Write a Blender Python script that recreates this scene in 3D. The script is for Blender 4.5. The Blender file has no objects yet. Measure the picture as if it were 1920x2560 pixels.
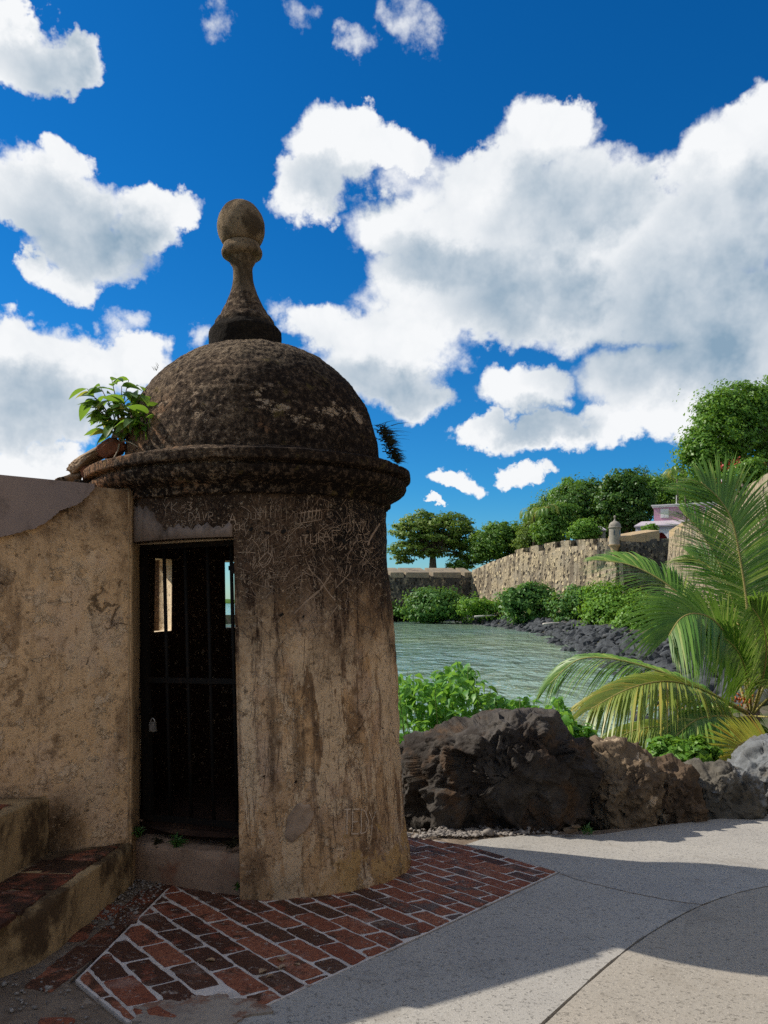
import bpy, bmesh, math, random
import numpy as np
from mathutils import Vector, Matrix, Quaternion

random.seed(7)
RNG = np.random.default_rng(7)
scene = bpy.context.scene
COL = scene.collection
PI = math.pi
R = math.radians

# ------------------------------------------------------------------ camera
FPX, HORY, EYE = 1923.0, 1504.0, 1.6          # focal length and horizon row in photo pixels
cam_data = bpy.data.cameras.new('camera')
cam_data.sensor_fit = 'VERTICAL'
cam_data.sensor_height = 36.0
cam_data.lens = 36.0 * FPX / 2560.0
cam_data.shift_y = (HORY - 1280.0) / 2560.0
cam_data.clip_start = 0.05
cam_data.clip_end = 20000.0
cam = bpy.data.objects.new('camera', cam_data)
cam.location = (0, 0, EYE)
cam.rotation_euler = (R(90), 0, 0)
COL.objects.link(cam)
scene.camera = cam

# ------------------------------------------------------------------ light
SUN_AZ = math.atan2(-0.961, 0.276)            # from +Y towards +X
SUN_EL = R(40)
SUN = Vector((math.cos(SUN_EL) * math.sin(SUN_AZ), math.cos(SUN_EL) * math.cos(SUN_AZ), math.sin(SUN_EL)))
sd = bpy.data.lights.new('sun', 'SUN')
sd.energy = 4.6
sd.angle = R(0.5)
sd.color = (1.0, 0.935, 0.835)
so = bpy.data.objects.new('sun', sd)
so.rotation_euler = SUN.to_track_quat('Z', 'Y').to_euler()
so.location = SUN * 60
COL.objects.link(so)

scene.render.engine = 'CYCLES'
scene.view_settings.view_transform = 'Standard'
scene.view_settings.look = 'None'
scene.view_settings.exposure = 0.20
scene.view_settings.gamma = 1.0
scene.view_settings.use_curve_mapping = False
cy = scene.cycles
cy.use_denoising = False          # a little sensor-like grain suits the picture better than smoothing
cy.adaptive_threshold = 0.02
cy.sample_clamp_indirect = 0.6
cy.max_bounces = 6
cy.diffuse_bounces = 3
cy.glossy_bounces = 2
cy.transmission_bounces = 4
cy.transparent_max_bounces = 4
cy.caustics_reflective = False
cy.caustics_refractive = False


# ------------------------------------------------------------------ node helpers
def nd(nt, kind, ins=None, **attrs):
    n = nt.nodes.new(kind)
    for k, v in attrs.items():
        setattr(n, k, v)
    for k, v in (ins or {}).items():
        s = n.inputs[k]
        if isinstance(v, bpy.types.NodeSocket):
            nt.links.new(v, s)
        else:
            if hasattr(s, 'default_value'):
                if isinstance(v, tuple) and len(v) == 3 and s.type == 'RGBA':
                    v = (*v, 1.0)
                s.default_value = v
    return n


def mth(nt, op, a, b=0.0, c=0.0, clamp=False):
    return nd(nt, 'ShaderNodeMath', {0: a, 1: b, 2: c}, operation=op, use_clamp=clamp).outputs[0]


def mixc(nt, f, a, b, mode='MIX'):
    return nd(nt, 'ShaderNodeMix', {0: f, 6: a, 7: b}, data_type='RGBA', blend_type=mode, clamp_factor=True).outputs[2]


def rng(nt, v, a, b, lo=0.0, hi=1.0, smooth=True):
    return nd(nt, 'ShaderNodeMapRange', {0: v, 1: a, 2: b, 3: lo, 4: hi},
              interpolation_type='SMOOTHSTEP' if smooth else 'LINEAR', clamp=True).outputs[0]


def noise(nt, vec, scale, detail=4.0, rough=0.55, dist=0.0):
    return nd(nt, 'ShaderNodeTexNoise', {'Vector': vec, 'Scale': scale, 'Detail': detail, 'Roughness': rough, 'Distortion': dist}).outputs['Fac']


def mapping(nt, vec, scale=(1, 1, 1), loc=(0, 0, 0)):
    return nd(nt, 'ShaderNodeMapping', {'Vector': vec, 'Scale': scale, 'Location': loc}).outputs[0]


def bump(nt, h, strength=0.5, dist=0.01, prev=None):
    ins = {'Height': h, 'Strength': strength, 'Distance': dist}
    if prev is not None:
        ins['Normal'] = prev
    return nd(nt, 'ShaderNodeBump', ins).outputs[0]


def newmat(name):
    m = bpy.data.materials.new(name)
    m.use_nodes = True
    nt = m.node_tree
    b = nt.nodes['Principled BSDF']
    b.inputs['Specular IOR Level'].default_value = 0.25
    b.inputs['Roughness'].default_value = 0.9
    return m, nt, b


def coord(nt, kind='Object'):
    return nd(nt, 'ShaderNodeTexCoord').outputs[kind]


# ------------------------------------------------------------------ sky
def pix_dir(px, py):
    return Vector(((px - 960) / FPX, 1.0, (HORY - py) / FPX)).normalized()


def azel(px, py):
    d = pix_dir(px, py)
    return math.atan2(d.x, d.y), math.asin(d.z)


def build_world():
    w = bpy.data.worlds.new('World')
    scene.world = w
    w.use_nodes = True
    nt = w.node_tree
    bg = nt.nodes['Background']
    w.cycles.sampling_method = 'MANUAL'
    w.cycles.sample_map_resolution = 512
    gen = coord(nt, 'Generated')
    d = nd(nt, 'ShaderNodeVectorMath', {0: gen}, operation='NORMALIZE').outputs[0]
    sky = nd(nt, 'ShaderNodeTexSky', sky_type='NISHITA', sun_disc=False, sun_elevation=SUN_EL,
             sun_rotation=SUN_AZ % (2 * PI), altitude=0.0, air_density=1.0, dust_density=0.2, ozone_density=4.0)
    skyc = nd(nt, 'ShaderNodeHueSaturation', {'Hue': 0.497, 'Saturation': 1.30, 'Value': 0.88, 'Fac': 1.0, 'Color': sky.outputs[0]}).outputs[0]
    sp = nd(nt, 'ShaderNodeSeparateXYZ', {0: d})
    az = mth(nt, 'ARCTAN2', sp.outputs[0], sp.outputs[1])
    el = mth(nt, 'ARCSINE', sp.outputs[2])
    tint = mixc(nt, rng(nt, el, 0.0, 0.16), (0.62, 0.93, 1.10), mixc(nt, rng(nt, el, 0.12, 0.55), (0.30, 0.88, 1.16), (0.17, 0.86, 1.16)))
    skyc = mixc(nt, 1.0, skyc, tint, 'MULTIPLY')
    p0 = nd(nt, 'ShaderNodeCombineXYZ', {0: az, 1: el, 2: 0.0}).outputs[0]
    # ragged outline: the position is pushed about by noise before the cloud masses are measured
    wn = nd(nt, 'ShaderNodeTexNoise', {'Vector': d, 'Scale': 9.0, 'Detail': 6.0, 'Roughness': 0.62}).outputs['Color']
    wv = nd(nt, 'ShaderNodeVectorMath', {0: wn, 1: (0.5, 0.5, 0.5)}, operation='SUBTRACT').outputs[0]
    p = nd(nt, 'ShaderNodeVectorMath', {0: wv, 1: (0.15, 0.13, 0.0), 2: p0}, operation='MULTIPLY_ADD').outputs[0]
    # cloud masses (centre and half size, in units of 1/1659 of the photograph's width)
    blobs = [(55, 95, 120, 80), (160, 120, 62, 55), (30, 30, 90, 50),
             (165, 415, 150, 80), (155, 335, 60, 52), (340, 418, 110, 50), (185, 510, 140, 85), (165, 590, 65, 55), (45, 430, 75, 60), (300, 480, 80, 60), (70, 560, 60, 45),
             (120, 785, 190, 95), (255, 770, 120, 60), (45, 880, 150, 95), (140, 900, 170, 70), (25, 740, 80, 70), (90, 1010, 130, 55), (10, 1020, 80, 40),
             (745, 335, 125, 90), (690, 425, 90, 65), (845, 330, 85, 58), (800, 280, 60, 48),
             (1185, 300, 135, 110), (1225, 235, 70, 58), (1050, 420, 200, 120), (1265, 440, 160, 125), (1010, 365, 80, 66), (905, 505, 160, 90),
             (1400, 480, 120, 90), (1590, 370, 110, 170), (1655, 235, 85, 100), (1500, 530, 210, 150), (1150, 560, 250, 130), (960, 640, 200, 100),
             (830, 730, 220, 90), (690, 720, 100, 72), (800, 800, 160, 88), (890, 850, 95, 55), (1100, 665, 210, 80), (1350, 650, 220, 110), (1560, 720, 190, 170),
             (1450, 800, 210, 85), (1140, 835, 120, 58), (1060, 925, 58, 40), (1175, 925, 120, 45), (1340, 905, 90, 50), (1520, 880, 140, 66),
             (1014, 1036, 52, 26), (1131, 1012, 44, 27), (946, 1097, 20, 12),
             (1850, 450, 260, 330), (1900, 820, 300, 200), (-180, 850, 260, 160), (-140, 420, 120, 80), (-60, 60, 120, 90)]
    k = 1920 / 1659.0
    acc = None
    for cx, cyy, rx, ry in blobs:
        cx, cyy, rx, ry = cx * k, cyy * k, rx * k * 0.97, ry * k * 0.97
        a0, e0 = azel(cx, cyy)
        da = (azel(cx + rx, cyy)[0] - azel(cx - rx, cyy)[0]) / 2
        de = (azel(cx, cyy - ry)[1] - azel(cx, cyy + ry)[1]) / 2
        q = nd(nt, 'ShaderNodeVectorMath', {0: p, 1: (1 / da, 1 / de, 0), 2: (-a0 / da, -e0 / de, 0)}, operation='MULTIPLY_ADD').outputs[0]
        q = nd(nt, 'ShaderNodeVectorMath', {0: q, 1: q}, operation='DOT_PRODUCT').outputs['Value']
        acc = q if acc is None else mth(nt, 'SMOOTH_MIN', acc, q, 0.25)
    f = mth(nt, 'SUBTRACT', 1.0, acc)                       # >0 inside a mass
    vd = nd(nt, 'ShaderNodeVectorMath', {0: wv, 1: (0.06, 0.06, 0.06), 2: d}, operation='MULTIPLY_ADD').outputs[0]
    vor = nd(nt, 'ShaderNodeTexVoronoi', {'Vector': vd, 'Scale': 13.0, 'Detail': 3.0, 'Roughness': 0.55, 'Lacunarity': 2.2}, feature='F1', normalize=True).outputs['Distance']
    fine = mth(nt, 'SUBTRACT', 1.0, vor)
    dens = mth(nt, 'ADD', f, mth(nt, 'MULTIPLY', mth(nt, 'SUBTRACT', fine, 0.66), 1.7))
    n1 = noise(nt, d, 9.0, 5.0, 0.58)
    # thin torn shreds high up
    sh = [(640, 28, 60, 45), (870, 28, 75, 48), (765, 112, 42, 42), (600, 668, 45, 28), (430, 738, 40, 32), (255, 690, 60, 36), (445, 60, 40, 40)]
    acc2 = None
    for cx, cyy, rx, ry in sh:
        cx, cyy, rx, ry = cx * k, cyy * k, rx * k, ry * k
        a0, e0 = azel(cx, cyy)
        q = nd(nt, 'ShaderNodeVectorMath', {0: p, 1: (FPX / rx, FPX / ry, 0), 2: (-a0 * FPX / rx, -e0 * FPX / ry, 0)}, operation='MULTIPLY_ADD').outputs[0]
        q = nd(nt, 'ShaderNodeVectorMath', {0: q, 1: q}, operation='DOT_PRODUCT').outputs['Value']
        acc2 = q if acc2 is None else mth(nt, 'MINIMUM', acc2, q)
    thin = rng(nt, mth(nt, 'ADD', mth(nt, 'SUBTRACT', 1.0, acc2), mth(nt, 'MULTIPLY', mth(nt, 'SUBTRACT', noise(nt, d, 24.0, 5.0, 0.6), 0.5), 4.2)), 0.15, 1.5, 0.0, 0.85)
    mask = mth(nt, 'MAXIMUM', rng(nt, dens, -0.18, 0.48), thin)
    # grey undersides and thick middles
    grey = [(1240, 440, 190, 80), (1010, 575, 210, 60), (1150, 650, 200, 75), (1500, 640, 190, 130), (1430, 780, 240, 80), (860, 830, 170, 55), (1600, 470, 150, 90),
            (175, 480, 150, 75), (70, 880, 240, 75), (745, 415, 110, 45), (1180, 905, 130, 40), (100, 120, 90, 50), (1900, 650, 260, 250)]
    acc3 = None
    for cx, cyy, rx, ry in grey:
        cx, cyy, rx, ry = cx * k, cyy * k, rx * k, ry * k
        a0, e0 = azel(cx, cyy)
        q = nd(nt, 'ShaderNodeVectorMath', {0: p, 1: (FPX / rx, FPX / ry, 0), 2: (-a0 * FPX / rx, -e0 * FPX / ry, 0)}, operation='MULTIPLY_ADD').outputs[0]
        q = nd(nt, 'ShaderNodeVectorMath', {0: q, 1: q}, operation='DOT_PRODUCT').outputs['Value']
        acc3 = q if acc3 is None else mth(nt, 'SMOOTH_MIN', acc3, q, 0.6)
    gr = rng(nt, acc3, 1.7, 0.0)
    puff = rng(nt, n1, 0.33, 0.67, -0.5, 0.5, False)
    lum = mth(nt, 'ADD', mth(nt, 'SUBTRACT', 1.0, mth(nt, 'MULTIPLY', gr, 0.70)), mth(nt, 'MULTIPLY', puff, mth(nt, 'ADD', 0.26, mth(nt, 'MULTIPLY', gr, 0.45))), clamp=True)
    lum = mth(nt, 'ADD', lum, mth(nt, 'MULTIPLY', mth(nt, 'SUBTRACT', fine, 0.68), 0.55), clamp=True)
    cc = mixc(nt, lum, (2.2, 3.25, 4.3), (8.1, 8.25, 8.4))
    col = mixc(nt, mask, skyc, cc)
    nt.links.new(col, bg.inputs[0])
    bg.inputs[1].default_value = 0.10
    # round the rest of the sky: unseen noise cumulus, cover raised for whiter ambient
    gn = noise(nt, d, 2.4, 5.0, 0.56)
    gm = rng(nt, gn, 0.46, 0.57)
    gc = mixc(nt, rng(nt, mth(nt, 'ADD', gn, mth(nt, 'MULTIPLY', sp.outputs[2], -0.04)), 0.50, 0.70), (6.8, 6.85, 6.9), (2.7, 3.3, 4.0))
    bg2 = nd(nt, 'ShaderNodeBackground', {0: mixc(nt, gm, skyc, gc), 1: 0.10})
    away = mth(nt, 'MAXIMUM', rng(nt, mth(nt, 'ABSOLUTE', az), 0.54, 0.72), rng(nt, el, 0.70, 0.84))
    mx = nd(nt, 'ShaderNodeMixShader', {0: away, 1: bg.outputs[0], 2: bg2.outputs[0]})
    nt.links.new(mx.outputs[0], nt.nodes['World Output'].inputs[0])


build_world()


# ------------------------------------------------------------------ numpy noise
def _h(ix, iy, iz, s):
    v = (ix.astype(np.int64) * 374761393 + iy.astype(np.int64) * 668265263 + iz.astype(np.int64) * 2147483647 + s * 974634777) & 0xFFFFFFFF
    v = ((v ^ (v >> 13)) * 1274126177) & 0xFFFFFFFF
    v = (v ^ (v >> 16)) & 0xFFFFFFFF
    v = (v * 2246822519) & 0xFFFFFFFF
    v = v ^ (v >> 15)
    return (v & 0xFFFFFF) / float(0xFFFFFF)


def vnoise(p, s=0):
    p = np.asarray(p, float)
    i = np.floor(p)
    f = p - i
    f = f * f * f * (f * (f * 6 - 15) + 10)
    i = i.astype(np.int64)
    x, y, z = i[..., 0], i[..., 1], i[..., 2]
    fx, fy, fz = f[..., 0], f[..., 1], f[..., 2]

    def L(a, b, t):
        return a + (b - a) * t
    c = lambda a, b, cc: _h(x + a, y + b, z + cc, s)
    return L(L(L(c(0, 0, 0), c(1, 0, 0), fx), L(c(0, 1, 0), c(1, 1, 0), fx), fy),
             L(L(c(0, 0, 1), c(1, 0, 1), fx), L(c(0, 1, 1), c(1, 1, 1), fx), fy), fz)


def fbm(p, octv=4, s=0, gain=0.5, lac=2.03):
    p = np.asarray(p, float)
    a, t, tot = 1.0, 0.0, 0.0
    for o in range(octv):
        t = t + a * (vnoise(p, s + o * 17) - 0.5)
        tot += a
        a *= gain
        p = p * lac + 3.17
    return t / tot * 2.0          # about -1..1


def ridged(p, octv=4, s=0):
    p = np.asarray(p, float)
    a, t, tot = 1.0, 0.0, 0.0
    for o in range(octv):
        t = t + a * (1 - np.abs(vnoise(p, s + o * 13) * 2 - 1))
        tot += a
        a *= 0.5
        p = p * 2.1 + 1.7
    return t / tot


# ------------------------------------------------------------------ object helpers
def link(o, parent=None):
    COL.objects.link(o)
    if parent is not None:
        o.parent = parent
    return o


def mesh(name, verts, faces, smooth=False):
    me = bpy.data.meshes.new(name)
    if isinstance(verts, np.ndarray):
        verts = verts.reshape(-1, 3)
    if isinstance(faces, np.ndarray) and isinstance(verts, np.ndarray):
        n, k = faces.shape
        me.vertices.add(len(verts))
        me.vertices.foreach_set('co', verts.astype(np.float32).ravel())
        me.loops.add(n * k)
        me.loops.foreach_set('vertex_index', faces.astype(np.int32).ravel())
        me.polygons.add(n)
        me.polygons.foreach_set('loop_start', np.arange(0, n * k, k, dtype=np.int32))
        me.polygons.foreach_set('loop_total', np.full(n, k, dtype=np.int32))
        me.update(calc_edges=True)
        me.validate()
    else:
        me.from_pydata([tuple(map(float, v)) for v in verts], [], [tuple(map(int, f)) for f in faces])
        me.update()
    if smooth:
        me.polygons.foreach_set('use_smooth', [True] * len(me.polygons))
    return me


def obj(name, me, mat=None, parent=None, loc=None, **props):
    o = bpy.data.objects.new(name, me)
    if mat is not None and me is not None and not me.materials:
        me.materials.append(mat)
    link(o, parent)
    if loc is not None:
        o.location = loc
    for k, v in props.items():
        o[k] = v
    return o


def thing(name, label, cat, loc=(0, 0, 0), group=None, rot=(0, 0, 0)):
    o = bpy.data.objects.new(name, None)
    o.empty_display_size = 0.2
    link(o)
    o.location = loc
    o.rotation_euler = rot
    o['label'] = label
    o['category'] = cat
    if group:
        o['group'] = group
    return o


def tag(o, label, cat, group=None):
    o['label'] = label
    o['category'] = cat
    if group:
        o['group'] = group
    return o


def grid_faces(nr, nc, closed=False, flip=False):
    r = np.arange(nr - 1)[:, None]
    c = np.arange(nc if closed else nc - 1)[None, :]
    a = r * nc + c
    b = r * nc + (c + 1) % nc
    q = np.stack([a, b, b + nc, a + nc], -1).reshape(-1, 4)
    return q[:, ::-1] if flip else q


def P(px, py, d):
    return Vector(((px - 960) / FPX * d, d, EYE + (HORY - py) / FPX * d))


def gz(x, y):
    return 0.364 - 0.031 * x - 0.09 * y          # the paved ground falls gently away from the camera


def G(px, py):
    dx, dz = (px - 960) / FPX, (HORY - py) / FPX
    d = (0.364 - EYE) / (dz + 0.031 * dx + 0.09)
    return Vector((dx * d, d, gz(dx * d, d)))


def tube_mesh(pts, radii, seg=8, name='tube', caps=True):
    pts = [Vector(p) for p in pts]
    n = len(pts)
    vs, fs = [], []
    up = Vector((0.13, 0.21, 0.97))
    for i, p in enumerate(pts):
        t = (pts[min(i + 1, n - 1)] - pts[max(i - 1, 0)])
        t = t.normalized() if t.length > 1e-9 else Vector((0, 0, 1))
        a = t.cross(up)
        if a.length < 1e-3:
            a = t.cross(Vector((1, 0, 0)))
        a.normalize()
        b = t.cross(a)
        r = radii[i] if hasattr(radii, '__len__') else radii
        for k in range(seg):
            an = 2 * PI * k / seg
            vs.append(p + a * (math.cos(an) * r) + b * (math.sin(an) * r))
    for i in range(n - 1):
        for k in range(seg):
            k2 = (k + 1) % seg
            fs.append((i * seg + k, i * seg + k2, (i + 1) * seg + k2, (i + 1) * seg + k))
    if caps:
        fs.append(tuple(range(seg))[::-1])
        fs.append(tuple(range((n - 1) * seg, n * seg)))
    return vs, fs


def merge(parts):
    vs, fs = [], []
    for v, f in parts:
        o = len(vs)
        vs.extend(v)
        fs.extend([tuple(i + o for i in q) for q in f])
    return vs, fs


def box(x0, x1, y0, y1, z0, z1):
    v = [(x0, y0, z0), (x1, y0, z0), (x1, y1, z0), (x0, y1, z0), (x0, y0, z1), (x1, y0, z1), (x1, y1, z1), (x0, y1, z1)]
    f = [(0, 3, 2, 1), (4, 5, 6, 7), (0, 1, 5, 4), (1, 2, 6, 5), (2, 3, 7, 6), (3, 0, 4, 7)]
    return v, f


def prism(outline, z0, z1):
    """outline: ccw list of (x, y); z0, z1 numbers or functions of (x, y)"""
    n = len(outline)
    f0 = z0 if callable(z0) else (lambda x, y: z0)
    f1 = z1 if callable(z1) else (lambda x, y: z1)
    v = [(x, y, f0(x, y)) for x, y in outline] + [(x, y, f1(x, y)) for x, y in outline]
    f = [tuple(range(n))[::-1], tuple(range(n, 2 * n))]
    f += [(i, (i + 1) % n, n + (i + 1) % n, n + i) for i in range(n)]
    return v, f


# ------------------------------------------------------------------ materials
def mat_plaster(name, kind):
    m, nt, b = newmat(name)
    v = coord(nt)
    sp = nd(nt, 'ShaderNodeSeparateXYZ', {0: v})
    z = sp.outputs[2]
    big = noise(nt, v, 1.7, 5, 0.6)
    mid = noise(nt, v, 5.5, 8, 0.72, 0.2)
    fine = noise(nt, v, 30.0, 6, 0.75)
    grain = noise(nt, v, 95.0, 3, 0.7)
    streak = noise(nt, mapping(nt, v, (8, 8, 0.75)), 1.6, 7, 0.70)
    blot = noise(nt, v, 2.3, 8, 0.72, 0.4)
    c = mixc(nt, rng(nt, big, 0.35, 0.65), (0.55, 0.335, 0.165), (0.49, 0.315, 0.175)) if kind == 'body' else mixc(nt, rng(nt, big, 0.35, 0.65), (0.76, 0.495, 0.265), (0.70, 0.470, 0.265))
    lil = noise(nt, mapping(nt, v, (1, 1, 1), (7, 2, 4)), 2.0, 6, 0.65)
    c = mixc(nt, mth(nt, 'MULTIPLY', rng(nt, lil, 0.50, 0.62), 0.55), c, (0.52, 0.375, 0.275) if kind == 'body' else (0.66, 0.48, 0.34))
    c = mixc(nt, rng(nt, mid, 0.56, 0.60), c, (0.62, 0.45, 0.285) if kind == 'body' else (0.74, 0.54, 0.35))          # rubbed pale skin, sharp edged
    c = mixc(nt, mth(nt, 'MULTIPLY', rng(nt, mid, 0.45, 0.36), 0.8), c, (0.20, 0.118, 0.060))
    stn = noise(nt, mapping(nt, v, (1.5, 1.5, 0.75), (4, 8, 1)), 2.0, 8, 0.70, 0.3)
    c = mixc(nt, mth(nt, 'MULTIPLY', rng(nt, stn, 0.49, 0.58), 0.8 if kind == 'body' else 0.75), c, (0.17, 0.098, 0.052) if kind == 'body' else (0.27, 0.165, 0.088))
    c = mixc(nt, mth(nt, 'MULTIPLY', rng(nt, stn, 0.44, 0.40), 0.6), c, (0.74, 0.535, 0.335))
    if kind == 'body':
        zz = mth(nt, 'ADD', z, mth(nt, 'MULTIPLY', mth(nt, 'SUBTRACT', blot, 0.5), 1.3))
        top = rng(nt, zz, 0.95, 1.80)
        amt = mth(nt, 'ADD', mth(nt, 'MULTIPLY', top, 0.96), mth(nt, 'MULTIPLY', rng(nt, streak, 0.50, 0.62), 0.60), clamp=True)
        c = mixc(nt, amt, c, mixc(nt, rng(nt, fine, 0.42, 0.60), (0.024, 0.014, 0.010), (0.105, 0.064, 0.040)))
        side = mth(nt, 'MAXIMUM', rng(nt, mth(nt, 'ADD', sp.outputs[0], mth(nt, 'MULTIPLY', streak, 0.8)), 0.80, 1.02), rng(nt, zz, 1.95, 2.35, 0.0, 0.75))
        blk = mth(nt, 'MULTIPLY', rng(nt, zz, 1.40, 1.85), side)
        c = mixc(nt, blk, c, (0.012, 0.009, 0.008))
        run = noise(nt, mapping(nt, v, (4.2, 4.2, 0.9), (3, 1, 0)), 1.3, 6, 0.66)
        run = mth(nt, 'ADD', run, mth(nt, 'MULTIPLY', mth(nt, 'MULTIPLY', rng(nt, sp.outputs[0], 0.20, 0.55), rng(nt, z, 0.35, 0.70)), 0.075))
        pr = mth(nt, 'MULTIPLY', rng(nt, run, 0.545, 0.57), rng(nt, zz, 1.45, 1.05))
        c = mixc(nt, mth(nt, 'MULTIPLY', pr, 0.8), c, (0.66, 0.48, 0.30))
        foot = mth(nt, 'MULTIPLY', rng(nt, mth(nt, 'ADD', z, mth(nt, 'MULTIPLY', mid, 1.4)), 0.86, 0.78), rng(nt, mth(nt, 'ADD', sp.outputs[0], mth(nt, 'MULTIPLY', blot, 0.5)), 0.62, 0.85))
        c = mixc(nt, mth(nt, 'MULTIPLY', foot, 0.9), c, mixc(nt, rng(nt, mid, 0.45, 0.55), (0.50, 0.315, 0.13), (0.36, 0.22, 0.095)))
        grime = rng(nt, mth(nt, 'ADD', z, mth(nt, 'MULTIPLY', blot, 1.1)), 0.92, 0.55)
        c = mixc(nt, mth(nt, 'MULTIPLY', mth(nt, 'MULTIPLY', grime, rng(nt, sp.outputs[0], 0.55, 0.1)), 0.55), c, (0.15, 0.10, 0.055))
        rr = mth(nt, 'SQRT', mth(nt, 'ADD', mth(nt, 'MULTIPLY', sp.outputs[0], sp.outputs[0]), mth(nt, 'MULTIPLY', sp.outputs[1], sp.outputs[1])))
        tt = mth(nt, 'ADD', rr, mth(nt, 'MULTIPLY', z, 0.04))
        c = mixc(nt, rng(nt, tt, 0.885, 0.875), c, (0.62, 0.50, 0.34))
        c = mixc(nt, rng(nt, tt, 0.760, 0.755), c, (0.022, 0.009, 0.006))  # inner face painted near black to stand for the dark chamber
    else:
        zz = mth(nt, 'ADD', z, mth(nt, 'MULTIPLY', mth(nt, 'SUBTRACT', blot, 0.5), 2.4))
        top = rng(nt, zz, 1.55, 2.55)
        amt = mth(nt, 'ADD', mth(nt, 'MULTIPLY', top, 0.85), mth(nt, 'MULTIPLY', rng(nt, streak, 0.52, 0.70), 0.30), clamp=True)
        c = mixc(nt, amt, c, mixc(nt, rng(nt, fine, 0.40, 0.60), (0.065, 0.038, 0.022), (0.19, 0.118, 0.070)))
        low = rng(nt, mth(nt, 'ADD', z, mth(nt, 'MULTIPLY', blot, 0.7)), 1.05, 0.72)
        wet = mth(nt, 'MULTIPLY', low, rng(nt, sp.outputs[0], -0.12, -0.32))
        c = mixc(nt, mth(nt, 'MULTIPLY', wet, 0.88), c, (0.050, 0.030, 0.016))
    c = mixc(nt, mth(nt, 'MULTIPLY', rng(nt, fine, 0.56, 0.62), 0.45 if kind == 'wall' else 0.65), c, (0.085, 0.05, 0.03))
    c = mixc(nt, mth(nt, 'MULTIPLY', rng(nt, grain, 0.42, 0.32), 0.5), c, (0.06, 0.036, 0.022))
    c = mixc(nt, mth(nt, 'MULTIPLY', rng(nt, fine, 0.42, 0.37), 0.5), c, (0.60, 0.45, 0.31))
    c = mixc(nt, mth(nt, 'MULTIPLY', rng(nt, grain, 0.58, 0.70), 0.45), c, (0.50, 0.36, 0.22))
    vo = nd(nt, 'ShaderNodeTexVoronoi', {'Vector': v, 'Scale': 22.0, 'Randomness': 1.0})
    spk = mth(nt, 'MULTIPLY', rng(nt, vo.outputs['Distance'], 0.20, 0.12), rng(nt, nd(nt, 'ShaderNodeSeparateColor', {0: vo.outputs['Color']}).outputs[0], 0.6, 0.8))
    c = mixc(nt, mth(nt, 'MULTIPLY', spk, 0.4), c, (0.04, 0.026, 0.017))
    warp = nd(nt, 'ShaderNodeTexNoise', {'Vector': v, 'Scale': 3.0, 'Detail': 5.0}).outputs['Color']
    cv = nd(nt, 'ShaderNodeVectorMath', {0: warp, 1: (0.28, 0.28, 0.28), 2: v}, operation='MULTIPLY_ADD').outputs[0]
    ck = nd(nt, 'ShaderNodeTexVoronoi', {'Vector': cv, 'Scale': 1.1}, feature='DISTANCE_TO_EDGE').outputs[0]
    crack = mth(nt, 'MULTIPLY', rng(nt, ck, 0.0055, 0.0015), rng(nt, blot, 0.52, 0.60))
    c = mixc(nt, mth(nt, 'MULTIPLY', crack, 0.75), c, (0.04, 0.024, 0.015))
    nt.links.new(c, b.inputs['Base Color'])
    h = mth(nt, 'ADD', mth(nt, 'MULTIPLY', fine, -0.7), mth(nt, 'ADD', mth(nt, 'MULTIPLY', rng(nt, mid, 0.55, 0.60), 0.5), mth(nt, 'MULTIPLY', mth(nt, 'ADD', spk, crack), -0.7)))
    nt.links.new(bump(nt, h, 0.75, 0.016), b.inputs['Normal'])
    b.inputs['Roughness'].default_value = 0.95
    b.inputs['Specular IOR Level'].default_value = 0.10
    return m


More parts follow.
